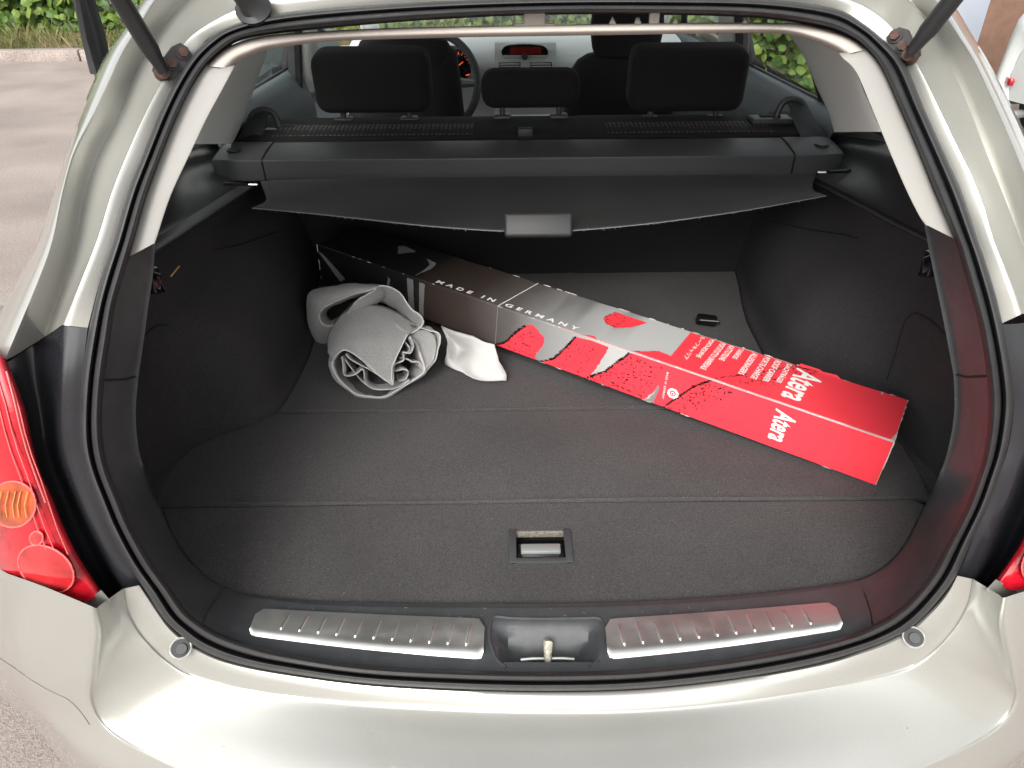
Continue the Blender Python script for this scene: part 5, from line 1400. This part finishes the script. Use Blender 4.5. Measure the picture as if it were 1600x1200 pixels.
# inner folds: wavy strips seen end on
for L, y0_, y1__, m_ in (([(534, 556), (536, 574), (538, 588), (552, 586), (564, 577), (570, 584), (573, 598), (588, 608), (615, 606), (640, 594)], 1.235, 1.36, 'fleece'),
                     ([(541, 552), (549, 562), (562, 570), (580, 578), (596, 588)], 1.25, 1.36, 'fleece'),
                     ([(537, 560), (545, 572), (560, 590), (574, 602)], 1.26, 1.38, 'fleece'),
                     ([(640, 526), (646, 540), (640, 552), (630, 550), (631, 562), (617, 568), (615, 577), (628, 575), (638, 580), (634, 590), (622, 594)], 1.25, 1.37, 'fleece'),
                     ([(634, 533), (640, 545), (632, 556), (624, 560)], 1.27, 1.37, 'fleece'),
                     ([(661, 578), (655, 566), (645, 566), (634, 560)], 1.255, 1.36, 'fleece')):
    f_ = Y3([(u, v, y0_) for u, v in L]); bk_ = Y3([(cxm + (u - cxm) * .8, cym + (v - cym) * .8 - 6, y1__) for u, v in L])
    sheet('inner_fold', [f_, [p.lerp(q, .5) for p, q in zip(f_, bk_)], bk_], m_, 5, 3)
    hem('fold_hem', dense([p + Vector((0, -.001, 0)) for p in f_], 4), .0010, 'cloth_white', cl, seg=6)
# outer layer to the right
sheet('outer_wrap', [Y3([(655, 512, 1.33), (668, 516, 1.32), (683, 519, 1.31), (687, 532, 1.295), (683, 552, 1.28), (676, 568, 1.27), (656, 590, 1.25)]),
                     Y3([(640, 505, 1.37), (655, 508, 1.38), (668, 512, 1.38), (672, 530, 1.36), (668, 552, 1.34), (660, 566, 1.32), (645, 588, 1.28)]),
                     Y3([(630, 505, 1.40), (645, 506, 1.43), (655, 512, 1.44), (656, 530, 1.42), (650, 552, 1.40), (645, 566, 1.38), (630, 585, 1.33)])], 'fleece', 4, 4)
hem('wrap_hem', dense(Y3([(655, 512, 1.328), (668, 516, 1.318), (683, 519, 1.308), (687, 532, 1.293), (683, 552, 1.278), (676, 568, 1.268), (656, 590, 1.248)]), 4), .0013, 'cloth_white', cl, seg=6)
sheet('wrap_front', [Y3([(645, 522, 1.315), (656, 516, 1.32), (668, 518, 1.315), (678, 523, 1.31)]), Y3([(654, 546, 1.285), (662, 545, 1.29), (672, 545, 1.29), (682, 545, 1.285)]), Y3([(663, 576, 1.252), (667, 574, 1.255), (672, 571, 1.26), (676, 567, 1.266)])], 'fleece', 4, 4)
# upper loop leaning on the carton
TR = [(498, 492), (503, 482), (514, 475), (532, 468), (560, 458), (588, 450), (577, 458), (562, 467), (549, 482), (534, 500), (514, 510), (502, 505)]
TB = [(481, 476), (484, 458), (500, 452), (518, 449), (555, 444), (594, 447), (604, 458), (588, 478), (566, 500), (540, 522), (505, 536), (486, 520)]
sheet('loop', [[atY(u, v, 1.40) for u, v in TR], [atY(u * .7 + a_ * .3, v * .7 + c_ * .3 - 1, 1.405) for (u, v), (a_, c_) in zip(TR, TB)], [atY(u * .25 + a_ * .75, v * .25 + c_ * .75, 1.43) for (u, v), (a_, c_) in zip(TR, TB)], [atY(a_, c_, 1.48) for a_, c_ in TB], [atY(a_ * .9 + 53, c_ * .9 + 44, 1.55) for a_, c_ in TB]], 'fleece', 4, 3, True)
sheet('loop_lining', [[atY(u, v, 1.399) for u, v in TR], [atY(535 + (u - 535) * .9, 482 + (v - 482) * .85, 1.44) for u, v in TR], [atY(535 + (u - 535) * .6, 482 + (v - 482) * .6, 1.52) for u, v in TR]], 'cloth_white', 4, 3, True, .002)
hem('loop_hem', dense([atY(u, v, 1.397) for u, v in TR], 3, True), .0011, 'cloth_white', cl, seg=6, closed=True)
sheet('shoulder', [Y3([(562, 467, 1.40), (580, 455, 1.41), (598, 447, 1.42), (625, 459, 1.40), (643, 482, 1.375), (660, 499, 1.345), (658, 512, 1.33), (643, 520, 1.31)]),
                   Y3([(555, 474, 1.42), (578, 463, 1.44), (598, 459, 1.46), (620, 470, 1.45), (636, 488, 1.42), (648, 502, 1.39), (648, 511, 1.37), (640, 517, 1.34)]),
                   Y3([(545, 490, 1.43), (575, 477, 1.46), (598, 474, 1.48), (615, 482, 1.47), (628, 494, 1.45), (638, 505, 1.41), (638, 511, 1.39), (632, 515, 1.36)])], 'fleece', 4, 4)
hem('shoulder_hem', dense(Y3([(562, 467, 1.398), (580, 455, 1.408), (598, 447, 1.418), (625, 459, 1.398), (643, 482, 1.373), (660, 499, 1.343), (658, 512, 1.328), (643, 520, 1.308)]), 4), .0018, 'cloth_white', cl, seg=6)
# white cloth corner under the carton
wcl = empty('white_cloth', tuple(atZ(740, 590, ZF)), 'white cloth corner poking out from under the carton', 'cloth')
def Z3(L): return [atZ(u, v, ZF + z) for u, v, z in L]
gridobj('cloth', [[wob(p) + Vector((0, 0, .003)) for p in c] for c in loftgrid([Z3([(690, 512, .06), (712, 520, .07), (745, 530, .075), (772, 540, .07)]), Z3([(699, 532, .045), (716, 545, .022), (742, 548, .05), (776, 556, .05)]), Z3([(698, 552, .030), (712, 568, .012), (738, 566, .036), (783, 572, .032)]),
                   Z3([(697, 566, .012), (722, 582, .006), (748, 586, .020), (790, 586, .018)]), Z3([(698, 571, .004), (729, 590, .003), (757, 598, .004), (791, 597, .004)])], 5, 5)], 'cloth_white', wcl, angle=0, thick=.004)
# dry straw stuck in the trim
p = atX(267, 432, -.60); q = atX(280, 416, -.60)
tube('straw', [p, p.lerp(q, .5) + Vector((.001, 0, .001)), q], .0013, 'straw', None, seg=5, label='tiny yellow straw caught on the black side trim', cat='straw')

# lint and hairs on the sill and carpet
bm = bmesh.new(); rn = random.Random(31)
def lint(p, L):
    a_ = rn.uniform(0, 6.28); q = p + Vector((math.cos(a_), math.sin(a_), 0)) * L * .5 + Vector((rn.gauss(0, .1), rn.gauss(0, .1), .15)) * L; e_ = q + Vector((math.cos(a_ + rn.gauss(0, .8)), math.sin(a_ + rn.gauss(0, .8)), -.1)) * L * .5
    tube_bm(bm, [p, q, e_], .00035, seg=4)
for i in range(40):
    lint(Vector((rn.uniform(-.5, .55), rn.uniform(.74, 1.5), ZF + .002)), rn.uniform(.0015, .004))
for i in range(30):
    u, v = rn.choice([(rn.uniform(400, 1300), rn.uniform(950, 965))]); lint(onsill(u, v, .001), rn.uniform(.002, .005))
lo_ = bobj('lint', bm, 'lint', car, kind='stuff')
